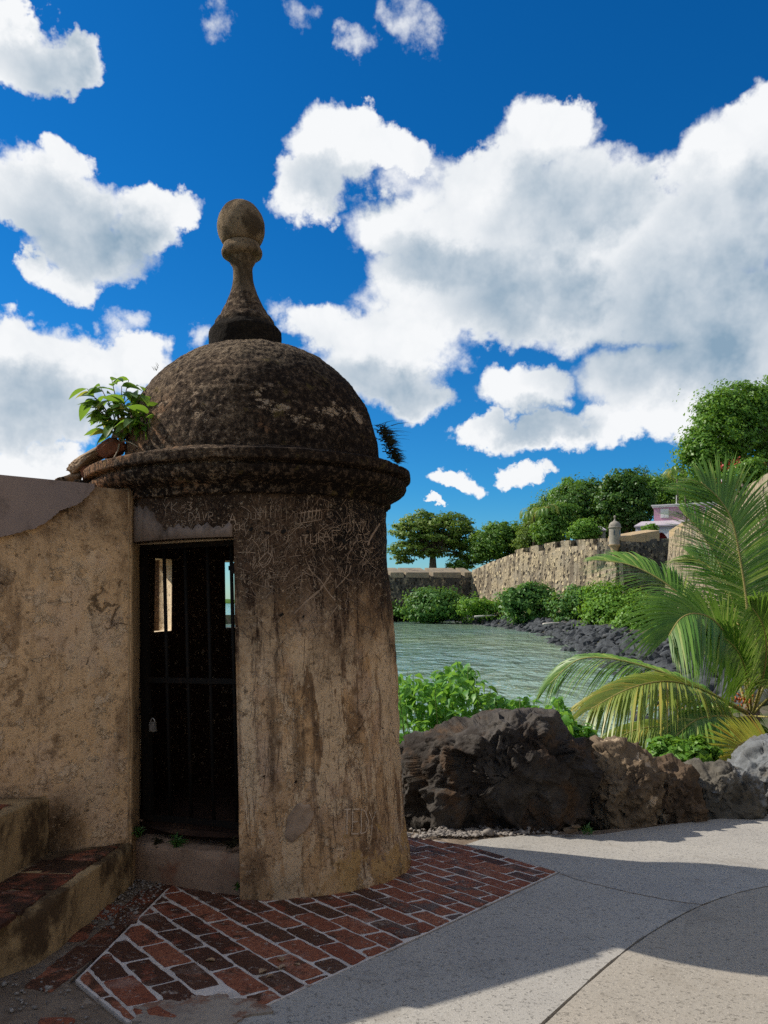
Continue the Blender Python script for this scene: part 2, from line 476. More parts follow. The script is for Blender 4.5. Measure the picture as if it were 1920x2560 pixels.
def mat_dome(name, light=0.0):
    m, nt, b = newmat(name)
    v = coord(nt)
    sp = nd(nt, 'ShaderNodeSeparateXYZ', {0: v})
    n1 = noise(nt, v, 2.6, 7, 0.70)
    n2 = noise(nt, v, 32.0, 7, 0.76)
    n3 = noise(nt, v, 100.0, 3, 0.7)
    z = sp.outputs[2]
    c = mixc(nt, rng(nt, n1, 0.38, 0.62), (0.075, 0.050, 0.034), (0.150, 0.105, 0.068))
    c = mixc(nt, mth(nt, 'MULTIPLY', rng(nt, n2, 0.52, 0.60), 0.85), c, (0.31, 0.225, 0.148))
    c = mixc(nt, mth(nt, 'MULTIPLY', rng(nt, n2, 0.48, 0.42), 0.9), c, (0.022, 0.015, 0.011))
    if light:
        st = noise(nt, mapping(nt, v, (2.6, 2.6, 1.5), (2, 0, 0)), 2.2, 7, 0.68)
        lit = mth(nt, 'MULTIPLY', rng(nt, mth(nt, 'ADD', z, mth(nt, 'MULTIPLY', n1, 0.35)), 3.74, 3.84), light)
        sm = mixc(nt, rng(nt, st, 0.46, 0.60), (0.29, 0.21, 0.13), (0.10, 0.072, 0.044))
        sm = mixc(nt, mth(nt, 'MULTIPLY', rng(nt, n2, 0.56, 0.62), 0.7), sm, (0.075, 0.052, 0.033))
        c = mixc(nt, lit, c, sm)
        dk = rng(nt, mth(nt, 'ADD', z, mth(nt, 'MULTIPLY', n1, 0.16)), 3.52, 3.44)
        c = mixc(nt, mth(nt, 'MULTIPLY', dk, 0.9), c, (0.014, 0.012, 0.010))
    else:
        sc = noise(nt, mapping(nt, v, (2.4, 2.4, 5.0), (1.3, 0, 0)), 1.6, 9, 0.78)
        band = mth(nt, 'MULTIPLY', rng(nt, z, 2.54, 2.60), rng(nt, z, 2.86, 2.74))
        pale = mth(nt, 'MULTIPLY', mth(nt, 'MULTIPLY', rng(nt, sc, 0.555, 0.580), band), rng(nt, n2, 0.40, 0.50))
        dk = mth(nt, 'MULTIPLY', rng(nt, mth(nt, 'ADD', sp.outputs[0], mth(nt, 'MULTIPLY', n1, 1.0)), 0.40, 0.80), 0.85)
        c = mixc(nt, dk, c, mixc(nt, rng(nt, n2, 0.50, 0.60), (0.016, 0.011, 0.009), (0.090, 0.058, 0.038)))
        ru = mth(nt, 'MULTIPLY', rng(nt, mth(nt, 'ADD', n1, mth(nt, 'MULTIPLY', sp.outputs[0], -0.25)), 0.56, 0.64), rng(nt, z, 2.85, 2.6))
        c = mixc(nt, mth(nt, 'MULTIPLY', mth(nt, 'MULTIPLY', ru, rng(nt, n2, 0.42, 0.54)), 0.7), c, (0.32, 0.165, 0.085))
        # paler towards the crown, near black on the lower part of the cornice
        crown = mth(nt, 'MULTIPLY', rng(nt, mth(nt, 'ADD', z, mth(nt, 'MULTIPLY', n1, 0.5)), 3.15, 3.42), rng(nt, n2, 0.42, 0.56))
        c = mixc(nt, mth(nt, 'MULTIPLY', crown, 0.75), c, (0.27, 0.205, 0.135))
        c = mixc(nt, mth(nt, 'MULTIPLY', pale, 0.9), c, (0.50, 0.37, 0.25))
        low = mth(nt, 'MULTIPLY', rng(nt, mth(nt, 'ADD', z, mth(nt, 'MULTIPLY', n1, 0.12)), 2.42, 2.32), rng(nt, n2, 0.60, 0.46))
        c = mixc(nt, mth(nt, 'MULTIPLY', low, 0.85), c, (0.014, 0.010, 0.008))
        lich = rng(nt, noise(nt, v, 9.0, 4, 0.6), 0.62, 0.70)
        c = mixc(nt, mth(nt, 'MULTIPLY', lich, 0.35), c, (0.22, 0.16, 0.05))
    c = mixc(nt, mth(nt, 'MULTIPLY', rng(nt, n3, 0.58, 0.68), 0.5), c, (0.02, 0.014, 0.010))
    nt.links.new(c, b.inputs['Base Color'])
    h = mth(nt, 'ADD', n2, mth(nt, 'MULTIPLY', n3, 0.5))
    nt.links.new(bump(nt, h, 1.0, 0.024), b.inputs['Normal'])
    b.inputs['Roughness'].default_value = 0.97
    b.inputs['Specular IOR Level'].default_value = 0.08
    return m


def mat_rough(name, c0, c1, scale=8.0, c2=None, bumpd=0.01, strength=0.5, rough=0.92, thr=(0.55, 0.68), fine_scale=None, spec=0.2, spots=None):
    m, nt, b = newmat(name)
    v = coord(nt)
    n1 = noise(nt, v, scale, 6, 0.62)
    n2 = noise(nt, v, fine_scale or scale * 5.5, 5, 0.7)
    c = mixc(nt, rng(nt, n1, 0.35, 0.65), c0, c1)
    if c2:
        c = mixc(nt, rng(nt, noise(nt, mapping(nt, v, (1, 1, 1), (5, 3, 1)), scale * 0.7, 7, 0.7), *thr), c, c2)
    c = mixc(nt, mth(nt, 'MULTIPLY', rng(nt, n2, 0.5, 0.7), 0.5), c, tuple(x * 0.45 for x in c0))
    if spots:
        vo = nd(nt, 'ShaderNodeTexVoronoi', {'Vector': v, 'Scale': spots[0], 'Randomness': 1.0})
        sel = mth(nt, 'MULTIPLY', rng(nt, vo.outputs['Distance'], spots[1], spots[1] * 0.6), rng(nt, nd(nt, 'ShaderNodeSeparateColor', {0: vo.outputs['Color']}).outputs[0], 0.25, 0.5))
        c = mixc(nt, mth(nt, 'MULTIPLY', sel, spots[3]), c, spots[2])
    nt.links.new(c, b.inputs['Base Color'])
    h = mth(nt, 'ADD', n1, mth(nt, 'MULTIPLY', n2, 0.6))
    nt.links.new(bump(nt, h, strength, bumpd), b.inputs['Normal'])
    b.inputs['Roughness'].default_value = rough
    b.inputs['Specular IOR Level'].default_value = spec
    return m


def mat_brick(name, dark=0.0):
    m, nt, b = newmat(name)
    v = coord(nt)
    r = nd(nt, 'ShaderNodeObjectInfo').outputs['Random']
    n1 = noise(nt, v, 7.0, 6, 0.65, 0.3)
    n2 = noise(nt, v, 45.0, 5, 0.7)
    red = mixc(nt, r, (0.23, 0.060, 0.027), (0.38, 0.145, 0.075))
    c = mixc(nt, rng(nt, n2, 0.35, 0.65), red, (0.15, 0.046, 0.026))
    soot_or_shade = rng(nt, mth(nt, 'ADD', n1, mth(nt, 'MULTIPLY', mth(nt, 'SINE', mth(nt, 'MULTIPLY', r, 37.0)), 0.12)), 0.46, 0.57)
    c = mixc(nt, mth(nt, 'MULTIPLY', soot_or_shade, 0.82), c, (0.045, 0.025, 0.017))
    dust = rng(nt, noise(nt, v, 4.2, 5, 0.7), 0.56, 0.70)
    c = mixc(nt, mth(nt, 'MULTIPLY', dust, 0.35), c, (0.40, 0.30, 0.24))
    c = mixc(nt, mth(nt, 'MULTIPLY', rng(nt, noise(nt, v, 26.0, 6, 0.75), 0.58, 0.64), 0.6), c, (0.42, 0.36, 0.30))
    c = mixc(nt, mth(nt, 'MULTIPLY', rng(nt, n2, 0.44, 0.36), 0.7), c, (0.035, 0.02, 0.014))
    nt.links.new(c, b.inputs['Base Color'])
    if dark:
        c = mixc(nt, mth(nt, 'MULTIPLY', rng(nt, n1, 0.40, 0.56), dark), c, (0.028, 0.016, 0.011))
        nt.links.new(c, b.inputs['Base Color'])
    nt.links.new(bump(nt, mth(nt, 'ADD', n1, mth(nt, 'MULTIPLY', n2, 0.6)), 0.5, 0.006), b.inputs['Normal'])
    nt.links.new(rng(nt, soot_or_shade, 0, 1, 0.85, 0.55), b.inputs['Roughness'])
    return m


def mat_concrete(name, c0, c1, speck):
    m, nt, b = newmat(name)
    v = coord(nt)
    n1 = noise(nt, v, 1.1, 6, 0.6)
    n2 = noise(nt, v, 48.0, 4, 0.75)
    n3 = noise(nt, v, 120.0, 3, 0.7)
    c = mixc(nt, rng(nt, n1, 0.3, 0.7), c0, c1)
    c = mixc(nt, mth(nt, 'MULTIPLY', rng(nt, n2, 0.54, 0.64), 0.75), c, tuple(x * 0.30 for x in c0))
    c = mixc(nt, mth(nt, 'MULTIPLY', rng(nt, n3, 0.56, 0.70), speck), c, tuple(x * 0.22 for x in c0))
    vo = nd(nt, 'ShaderNodeTexVoronoi', {'Vector': v, 'Scale': 85.0})
    agg = mth(nt, 'MULTIPLY', rng(nt, vo.outputs['Distance'], 0.34, 0.22), rng(nt, nd(nt, 'ShaderNodeSeparateColor', {0: vo.outputs['Color']}).outputs[0], 0.55, 0.8))
    c = mixc(nt, mth(nt, 'MULTIPLY', agg, 0.55), c, tuple(min(1, x * 1.55) for x in c0))
    stain = rng(nt, noise(nt, mapping(nt, v, (1, 1, 1), (9, 4, 0)), 2.3, 6, 0.7), 0.55, 0.70)
    c = mixc(nt, mth(nt, 'MULTIPLY', stain, 0.42), c, tuple(x * 0.5 for x in c0))
    drip = rng(nt, noise(nt, mapping(nt, v, (1, 1, 1), (2, 7, 0)), 0.9, 7, 0.72, 0.6), 0.56, 0.62)
    c = mixc(nt, mth(nt, 'MULTIPLY', drip, 0.25), c, (0.20, 0.17, 0.13))
    nt.links.new(c, b.inputs['Base Color'])
    nt.links.new(bump(nt, mth(nt, 'ADD', mth(nt, 'MULTIPLY', n2, 0.8), mth(nt, 'MULTIPLY', agg, 0.5)), 0.45, 0.004), b.inputs['Normal'])
    return m


def mat_leaf(name, c0, c1, c2=None, trans=0.35, rough=0.45, spec=0.45):
    m, nt, b = newmat(name)
    a = nd(nt, 'ShaderNodeAttribute', attribute_name='var').outputs['Fac']
    r = nd(nt, 'ShaderNodeObjectInfo').outputs['Random']
    f = mth(nt, 'FRACT', mth(nt, 'ADD', a, r))
    c = mixc(nt, f, c0, c1)
    if c2:
        c = mixc(nt, rng(nt, f, 0.78, 0.95), c, c2)
    nt.links.new(c, b.inputs['Base Color'])
    b.inputs['Roughness'].default_value = rough
    b.inputs['Specular IOR Level'].default_value = spec
    t = nd(nt, 'ShaderNodeBsdfTranslucent', {'Color': mixc(nt, 0.5, c, (0.30, 0.42, 0.03) if 'flower' not in name else (0.1, 0, 0), 'ADD')})
    mx = nd(nt, 'ShaderNodeMixShader', {0: trans, 1: b.outputs[0], 2: t.outputs[0]})
    nt.links.new(mx.outputs[0], nt.nodes['Material Output'].inputs[0])
    return m


def mat_flat(name, c, rough=0.6, spec=0.3, metal=0.0):
    m, nt, b = newmat(name)
    v = coord(nt)
    n = noise(nt, v, 5.0, 5, 0.6)
    cc = mixc(nt, rng(nt, n, 0.3, 0.7), c, tuple(x * 0.82 for x in c))
    nt.links.new(cc, b.inputs['Base Color'])
    b.inputs['Roughness'].default_value = rough
    b.inputs['Specular IOR Level'].default_value = spec
    b.inputs['Metallic'].default_value = metal
    return m


def mat_fort(name, algae_shade=0.0):
    m, nt, b = newmat(name)
    v = coord(nt)
    n1 = noise(nt, v, 0.25, 5, 0.6)
    st = noise(nt, mapping(nt, v, (1, 1, 0.14)), 0.8, 7, 0.70)
    n3 = noise(nt, v, 2.6, 6, 0.75)
    c = mixc(nt, rng(nt, n1, 0.35, 0.65), (0.42, 0.335, 0.210), (0.33, 0.280, 0.200))
    c = mixc(nt, mth(nt, 'MULTIPLY', rng(nt, st, 0.46, 0.58), 0.85), c, (0.135, 0.105, 0.072))
    if algae_shade:
        al = mth(nt, 'MULTIPLY', rng(nt, noise(nt, v, 0.55, 7, 0.75), 0.36, 0.50), algae_shade)  # darkens the wall copy: algae patches plus painted shade
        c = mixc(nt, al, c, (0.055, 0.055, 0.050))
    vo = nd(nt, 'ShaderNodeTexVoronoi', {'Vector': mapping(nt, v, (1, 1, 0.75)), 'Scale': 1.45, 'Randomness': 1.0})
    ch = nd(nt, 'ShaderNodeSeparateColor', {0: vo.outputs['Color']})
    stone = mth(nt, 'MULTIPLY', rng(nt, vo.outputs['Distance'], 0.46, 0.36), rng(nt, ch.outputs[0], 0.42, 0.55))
    c = mixc(nt, mth(nt, 'MULTIPLY', stone, 0.9 - 0.6 * algae_shade), c, mixc(nt, ch.outputs[1], (0.64, 0.52, 0.32), (0.46, 0.37, 0.23)))
    vo2 = nd(nt, 'ShaderNodeTexVoronoi', {'Vector': mapping(nt, v, (1, 1, 0.7), (3, 3, 3)), 'Scale': 1.7, 'Randomness': 1.0})
    hole = mth(nt, 'MULTIPLY', rng(nt, vo2.outputs['Distance'], 0.40, 0.28), rng(nt, nd(nt, 'ShaderNodeSeparateColor', {0: vo2.outputs['Color']}).outputs[0], 0.48, 0.58))
    c = mixc(nt, mth(nt, 'MULTIPLY', hole, 0.95), c, (0.035, 0.028, 0.022))
    c = mixc(nt, mth(nt, 'MULTIPLY', rng(nt, n3, 0.5, 0.66), 0.5), c, (0.11, 0.088, 0.062))
    nt.links.new(c, b.inputs['Base Color'])
    h = mth(nt, 'SUBTRACT', mth(nt, 'ADD', stone, mth(nt, 'MULTIPLY', n3, 0.6)), mth(nt, 'MULTIPLY', hole, 1.3))
    nt.links.new(bump(nt, h, 1.0, 0.4), b.inputs['Normal'])
    return m


def mat_water(name):
    m, nt, b = newmat(name)
    v = coord(nt)
    n1 = noise(nt, mapping(nt, v, (0.75, 0.42, 1)), 1.0, 4, 0.6, 0.5)
    n2 = noise(nt, mapping(nt, v, (0.30, 0.16, 1)), 1.0, 3, 0.55, 0.5)
    sh = rng(nt, noise(nt, v, 0.03, 4, 0.5), 0.35, 0.65)
    c = mixc(nt, sh, (0.250, 0.340, 0.205), (0.185, 0.310, 0.265))
    nt.links.new(c, b.inputs['Base Color'])
    b.inputs['Roughness'].default_value = 0.06
    b.inputs['Specular IOR Level'].default_value = 0.5
    b.inputs['IOR'].default_value = 1.33
    h = mth(nt, 'ADD', n1, mth(nt, 'MULTIPLY', n2, 2.0))
    nt.links.new(bump(nt, h, 1.0, 0.30), b.inputs['Normal'])
    return m


MT = dict(
    body=mat_plaster('weathered_plaster_body', 'body'),
    wallp=mat_plaster('weathered_plaster_wall', 'wall'),
    dome=mat_dome('blackened_dome_render'),
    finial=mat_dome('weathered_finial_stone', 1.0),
    patch=mat_rough('smooth_lilac_plaster', (0.30, 0.225, 0.19), (0.25, 0.195, 0.175), 2.2, (0.19, 0.14, 0.12), 0.003, 0.3, thr=(0.5, 0.75)),
    patchb=mat_rough('grey_lintel_plaster', (0.24, 0.18, 0.145), (0.19, 0.14, 0.11), 5.0, (0.09, 0.065, 0.05), 0.003, 0.3, thr=(0.52, 0.7)),
    ochre=mat_rough('ochre_jamb_plaster', (0.46, 0.31, 0.165), (0.38, 0.255, 0.14), 4.0, (0.15, 0.10, 0.06), 0.004, 0.4, thr=(0.55, 0.68)),
    stepp=mat_rough('mossy_step_plaster', (0.42, 0.30, 0.16), (0.33, 0.235, 0.125), 3.4, (0.085, 0.055, 0.030), 0.010, 0.5, thr=(0.46, 0.60)),
    sill=mat_rough('pinkish_sill_plaster', (0.33, 0.225, 0.155), (0.26, 0.175, 0.12), 4.0, (0.24, 0.115, 0.07), 0.006, 0.4, thr=(0.55, 0.66)),
    smear=mat_rough('dirty_cement_smear', (0.34, 0.285, 0.225), (0.25, 0.20, 0.16), 6.0, (0.22, 0.12, 0.08), 0.006, 0.6, thr=(0.52, 0.60)),
    soot_or_shade=mat_rough('shade_darkened_floor', (0.055, 0.028, 0.018), (0.030, 0.016, 0.011), 5.0, (0.09, 0.05, 0.03), 0.006, 0.5),  # floor and threshold colour darkened to keep the doorway in deep shade
    brick=mat_brick('worn_red_brick'),
    tile=mat_brick('dark_red_tread_tile', 0.8),
    mortar=mat_rough('pale_mortar', (0.64, 0.58, 0.52), (0.50, 0.445, 0.39), 9.0, (0.27, 0.21, 0.17), 0.004, 0.5),
    conc1=mat_concrete('grey_aggregate_concrete', (0.345, 0.325, 0.292), (0.40, 0.375, 0.33), 0.7),
    conc2=mat_concrete('buff_aggregate_concrete', (0.365, 0.325, 0.268), (0.33, 0.298, 0.248), 0.7),
    dirt=mat_rough('gritty_dirt', (0.155, 0.115, 0.082), (0.22, 0.17, 0.125), 9.0, (0.29, 0.235, 0.18), 0.012, 0.7, thr=(0.56, 0.66), fine_scale=70.0),
    earth=mat_rough('slope_earth', (0.10, 0.085, 0.06), (0.06, 0.07, 0.03), 1.2, (0.05, 0.07, 0.02), 0.05, 0.5),
    iron=mat_rough('rusty_black_iron', (0.007, 0.006, 0.005), (0.011, 0.008, 0.006), 14.0, (0.035, 0.018, 0.010), 0.002, 0.4, rough=0.75, thr=(0.6, 0.7)),
    brass=mat_flat('dull_padlock_metal', (0.42, 0.40, 0.36), 0.4, 0.5, 0.6),
    rock1=mat_rough('dark_volcanic_rock', (0.080, 0.070, 0.060), (0.032, 0.025, 0.020), 3.4, (0.095, 0.058, 0.034), 0.030, 0.9, thr=(0.52, 0.66), fine_scale=24.0),
    rock2=mat_rough('tan_limestone_rock', (0.20, 0.145, 0.09), (0.095, 0.066, 0.042), 2.4, (0.44, 0.33, 0.215), 0.022, 0.8, thr=(0.535, 0.56), spots=(22.0, 0.22, (0.05, 0.035, 0.025), 0.8)),
    rock3=mat_rough('grey_rock', (0.17, 0.178, 0.18), (0.115, 0.11, 0.10), 2.6, (0.13, 0.10, 0.062), 0.020, 0.7, thr=(0.52, 0.66)),
    rock4=mat_rough('grey_brown_rock', (0.125, 0.112, 0.09), (0.075, 0.065, 0.05), 2.6, (0.17, 0.172, 0.168), 0.02, 0.8, thr=(0.54, 0.62)),
    rock5=mat_rough('dark_brown_rock', (0.13, 0.088, 0.054), (0.062, 0.041, 0.026), 3.2, (0.34, 0.255, 0.165), 0.022, 0.8, thr=(0.575, 0.61)),
    riprap=mat_rough('blue_black_riprap', (0.080, 0.086, 0.090), (0.040, 0.043, 0.046), 1.6, (0.14, 0.135, 0.13), 0.06, 0.8, thr=(0.58, 0.7)),
    gravel=mat_rough('pale_gravel', (0.30, 0.27, 0.24), (0.16, 0.14, 0.125), 9.0, (0.42, 0.38, 0.33), 0.004, 0.5),
    scratch=mat_rough('scratched_bare_plaster', (0.37, 0.265, 0.185), (0.27, 0.19, 0.13), 5.0, (0.12, 0.08, 0.052), 0.002, 0.3, thr=(0.48, 0.66)),
    scratch3=mat_rough('fresh_pale_scratch', (0.62, 0.48, 0.35), (0.52, 0.39, 0.28), 8.0, (0.36, 0.26, 0.18), 0.002, 0.3, thr=(0.55, 0.7)),
    scratch2=mat_rough('dull_old_scratches', (0.20, 0.135, 0.09), (0.13, 0.085, 0.055), 6.0, (0.07, 0.045, 0.03), 0.002, 0.3, thr=(0.48, 0.66)),
    fort=mat_fort('rubble_fort_wall'),
    fort2=mat_fort('algae_and_shade_fort_wall', 0.9),  # darker copy for the walls in shade, shade and algae in one colour
    cap=mat_rough('ochre_parapet_render', (0.50, 0.36, 0.20), (0.42, 0.31, 0.19), 0.8, (0.22, 0.18, 0.13), 0.03, 0.4),
    cap2=mat_rough('weathered_merlon_render', (0.36, 0.29, 0.20), (0.26, 0.22, 0.165), 0.8, (0.11, 0.095, 0.08), 0.03, 0.4),
    gar=mat_rough('grey_garita_render', (0.34, 0.31, 0.25), (0.27, 0.24, 0.20), 1.2, (0.16, 0.14, 0.12), 0.03, 0.4),
    pink=mat_flat('pink_house_paint', (0.60, 0.32, 0.42), 0.8),
    lilac=mat_flat('lilac_roof', (0.50, 0.44, 0.48), 0.8),
    white=mat_flat('white_paint', (0.78, 0.74, 0.72), 0.7),
    redd=mat_flat('dark_red_wall', (0.30, 0.035, 0.045), 0.8),
    glass=mat_flat('window_glass', (0.05, 0.06, 0.065), 0.12, 0.5),
    bark=mat_rough('grey_brown_bark', (0.12, 0.09, 0.065), (0.19, 0.155, 0.12), 6.0, (0.07, 0.05, 0.035), 0.02, 0.7),
    drift=mat_flat('bleached_wood', (0.62, 0.57, 0.50), 0.8),
    water=mat_water('bay_water'),
    leaf_tree=mat_leaf('tree_leaf', (0.055, 0.150, 0.018), (0.130, 0.250, 0.032), None, 0.28, 0.5, 0.3),
    leaf_dark=mat_leaf('dark_tree_leaf', (0.032, 0.100, 0.014), (0.085, 0.185, 0.026), None, 0.25, 0.45, 0.35),
    leaf_olive=mat_leaf('olive_tree_leaf', (0.080, 0.145, 0.020), (0.165, 0.235, 0.042), None, 0.28, 0.5, 0.3),
    leaf_rain=mat_leaf('rain_tree_leaf', (0.085, 0.160, 0.020), (0.175, 0.260, 0.040), (0.21, 0.25, 0.06), 0.28, 0.5, 0.3),
    leaf_big=mat_leaf('almond_leaf', (0.065, 0.170, 0.016), (0.150, 0.285, 0.030), None, 0.28, 0.45, 0.35),
    leaf_far=mat_leaf('shore_shrub_leaf', (0.045, 0.135, 0.025), (0.110, 0.235, 0.045), None, 0.28, 0.5, 0.3),
    leaf_light=mat_leaf('light_shrub_leaf', (0.080, 0.200, 0.020), (0.165, 0.315, 0.035), None, 0.3, 0.5, 0.3),
    leaf_bush=mat_leaf('bush_leaf', (0.070, 0.220, 0.028), (0.150, 0.350, 0.055), None, 0.42),
    leaf_fig=mat_leaf('fig_leaf', (0.060, 0.150, 0.020), (0.160, 0.270, 0.030), (0.30, 0.24, 0.05), 0.45),
    weed=mat_leaf('weed_leaf', (0.040, 0.120, 0.030), (0.075, 0.165, 0.035), None, 0.3),
    dry=mat_leaf('dry_moss', (0.020, 0.018, 0.012), (0.045, 0.040, 0.018), None, 0.05, 0.8, 0.1),
    dead=mat_leaf('dead_leaf', (0.42, 0.30, 0.20), (0.36, 0.20, 0.09), None, 0.2),
    palm=mat_leaf('palm_leaflet', (0.060, 0.160, 0.020), (0.165, 0.290, 0.040), (0.30, 0.36, 0.09), 0.28, 0.40, 0.45),
    palm_y=mat_leaf('yellowing_palm_leaflet', (0.30, 0.30, 0.045), (0.48, 0.38, 0.060), (0.50, 0.28, 0.05), 0.35, 0.42, 0.45),
    palm_m=mat_leaf('yellow_green_palm_leaflet', (0.17, 0.24, 0.040), (0.30, 0.33, 0.060), (0.42, 0.34, 0.06), 0.3, 0.4, 0.45),
    rachis=mat_flat('palm_midrib', (0.36, 0.30, 0.10), 0.5),
    fruit=mat_flat('orange_palm_fruit', (0.50, 0.13, 0.03), 0.5),
    flower=mat_leaf('red_flower', (0.36, 0.03, 0.025), (0.48, 0.06, 0.03), None, 0.1),
)


# ================================================================== SEA AND TERRAIN
WATER_Z = -2.0
ang = np.linspace(0, 2 * PI, 64, endpoint=False)
sea_me = mesh('sea', [(0, 0, 0)] + [(9000 * math.cos(a), 9000 * math.sin(a), 0) for a in ang], [(0, i + 1, (i + 1) % 64 + 1) for i in range(64)])
obj('sea', sea_me, MT['water'], loc=(0, 0, WATER_Z), kind='structure')

SHORE = [(-60, 9.0), (-12, 9.5), (0, 10.5), (4, 13), (6.4, 17.5), (7.8, 22), (11, 30), (13.0, 42), (13.8, 50), (14.3, 57), (17.6, 85), (16.6, 108), (11.8, 148), (2, 150), (-9, 146), (-19, 133), (-24, 140), (-22, 175), (-22, 320)]


def shore_dist(x, y):
    """signed distance to the waterline, positive on land"""
    x = np.asarray(x, float)
    y = np.asarray(y, float)
    best = np.full(x.shape, 1e9)
    sgn = np.ones(x.shape)
    for (ax, ay), (bx, by) in zip(SHORE[:-1], SHORE[1:]):
        dx, dy = bx - ax, by - ay
        t = np.clip(((x - ax) * dx + (y - ay) * dy) / (dx * dx + dy * dy), 0, 1)
        d = np.hypot(x - ax - t * dx, y - ay - t * dy)
        s = -np.sign(dx * (y - ay) - dy * (x - ax) + 1e-12)
        upd = d < best - 1e-9
        best = np.where(upd, d, best)
        sgn = np.where(upd, s, sgn)
    return best * sgn


def land_z(x, y):
    d = shore_dist(x, y)
    cap = np.where(np.asarray(y) < 9.5, np.maximum(gz(np.asarray(x, float), np.asarray(y, float)) - 0.05, -0.6), -0.6 + 0.5 * np.clip((np.asarray(x) - 20) / 15, 0, 1))
    z = np.minimum(WATER_Z - 0.25 + 0.36 * d, cap)
    return np.maximum(z, -4.0)


gx = np.concatenate([np.linspace(-30, -4, 20), np.linspace(-3.6, 8, 60), np.linspace(8.5, 30, 50), np.linspace(31, 90, 40)])
gy = np.concatenate([np.linspace(-8, 4, 10), np.linspace(4.4, 14, 50), np.linspace(14.5, 60, 90), np.linspace(61, 200, 100)])
XX, YY = np.meshgrid(gx, gy)
ZZ = land_z(XX, YY) + 0.05 * fbm(np.stack([XX * 0.8, YY * 0.8, XX * 0], -1), 3, 5) * np.clip((YY - 7) / 2, 0, 1)
obj('ground', mesh('ground', np.stack([XX, YY, ZZ], -1), grid_faces(len(gy), len(gx)), True), MT['earth'], kind='structure')

# upper town terrace behind the fortress walls
hx, hy = np.linspace(-7, 150, 60), np.linspace(28, 330, 80)
HX, HY = np.meshgrid(hx, hy)
DW0, DW1 = (38.6, 104.0), (27.4, 55.0)


def dwall_x(y):
    return DW1[0] + (np.asarray(y, float) - DW1[1]) / (DW0[1] - DW1[1]) * (DW0[0] - DW1[0])


def hill_z(x, y):
    x = np.asarray(x, float)
    y = np.asarray(y, float)
    base = 5.6 + 2.6 * np.clip((x - 16) / 20, 0, 1)
    rise = np.clip((y - 125) / 90, 0, 1) * np.clip((x - 22) / 30, 0, 1) * 9
    wallline = np.where(x < 17.2, 150 - (17.2 - x) * 0.62, np.where(x < 34, 150 - (x - 17.2) * 2.41, 113))
    z = np.where(y > wallline + 6.0, base + rise, -6.0)
    return np.where((y < 119) & (x > dwall_x(y) + 6.0), 9.8, z)


HZ = hill_z(HX, HY)
obj('hill', mesh('hill', np.stack([HX, HY, HZ], -1), grid_faces(80, 60), False), MT['earth'], kind='structure')

# wooded island on the horizon across the channel
ix = np.linspace(-900, -220, 120)
isl_v, isl_f = [], []
for i, x in enumerate(ix):
    e = min(1, (x + 900) / 120, (-220 - x) / 40)
    h = max(0.3, e * (9 + 7 * float(fbm(np.array([[x * 0.03, 0.0, 0.0]]), 4, 3)[0])))
    isl_v += [(x, 1500, -3), (x, 1500, WATER_Z + 0.5), (x, 1530, WATER_Z + h), (x, 1600, WATER_Z + h * 0.6), (x, 1650, -3)]
isl_me = mesh('island', np.array(isl_v), grid_faces(120, 5), True)
obj('island', isl_me, MT['leaf_tree'], kind='structure')

# ================================================================== PAVED GROUND
E_BRICK = [(-1.188, 4.30), (-1.19, 2.968), (-0.879, 2.633), (-0.515, 2.678), (0.258, 3.698), (1.092, 4.827), (0.584, 5.507), (0.10, 5.78), (-0.6, 5.80)]
JOINT = [(-0.9, 0.2), (-0.28, 1.35), (0.20, 2.17), (0.578, 2.747), (0.994, 3.347), (1.328, 3.773), (1.788, 4.26), (2.308, 4.648), (3.3, 5.16), (5.0, 5.75), (9.0, 6.9)]


def smooth_line(pts, per=6):
    pts = [Vector((*p, 0)) for p in pts]
    out = []
    for i in range(len(pts) - 1):
        p0, p1, p2, p3 = pts[max(i - 1, 0)], pts[i], pts[i + 1], pts[min(i + 2, len(pts) - 1)]
        for k in range(per):
            t = k / per
            q = 0.5 * ((2 * p1) + (p2 - p0) * t + (2 * p0 - 5 * p1 + 4 * p2 - p3) * t * t + (3 * p1 - p0 - 3 * p2 + p3) * t ** 3)
            out.append((q.x, q.y))
    out.append((pts[-1].x, pts[-1].y))
    return out


JL = smooth_line(JOINT)


def sheet(name, outline, dz, mat, parent=None, thick=0.04):
    v, f = prism(outline, lambda x, y: gz(x, y) + dz - thick, lambda x, y: gz(x, y) + dz)
    return obj(name, mesh(name, v, f), mat, parent)


def offset_line(line, o):
    out = []
    for i, (x, y) in enumerate(line):
        a, b = line[max(i - 1, 0)], line[min(i + 1, len(line) - 1)]
        dx, dy = b[0] - a[0], b[1] - a[1]
        l = math.hypot(dx, dy)
        w = o * (1 + 0.55 * math.sin(i * 2.3) * math.sin(i * 0.9 + 1))
        out.append((x - dy / l * w, y + dx / l * w))
    return out


base = sheet('path_bed', [(-6, -12), (11.0, -12), (11.0, 8.4), (9.5, 8.4), (3.6, 7.3), (1.7, 6.25), (0.3, 5.95), (-0.8, 6.3), (-6, 6.3)], -0.012, MT['dirt'])
base['kind'] = 'structure'
left_edge = offset_line(JL, 0.006)
slabA = left_edge + [(9.0, 8.0), (5.2, 8.05), (3.48, 7.14), (2.95, 6.86), (2.3, 6.46), (1.685, 6.03), (1.25, 5.97), (1.02, 5.90), (0.72, 5.72), (0.584, 5.53), (0.85, 5.17), (1.11, 4.83), (0.70, 4.27), (0.262, 3.685), (0.02, 3.36), (-0.245, 3.11), (-0.51, 2.664), (-0.70, 2.30), (-0.98, 1.72), (-1.6, 0.4), (-1.7, 0.0)]
pa = sheet('pavement', slabA, 0.004, MT['conc1'])
pa['kind'] = 'structure'
right_edge = offset_line(JL, -0.006)
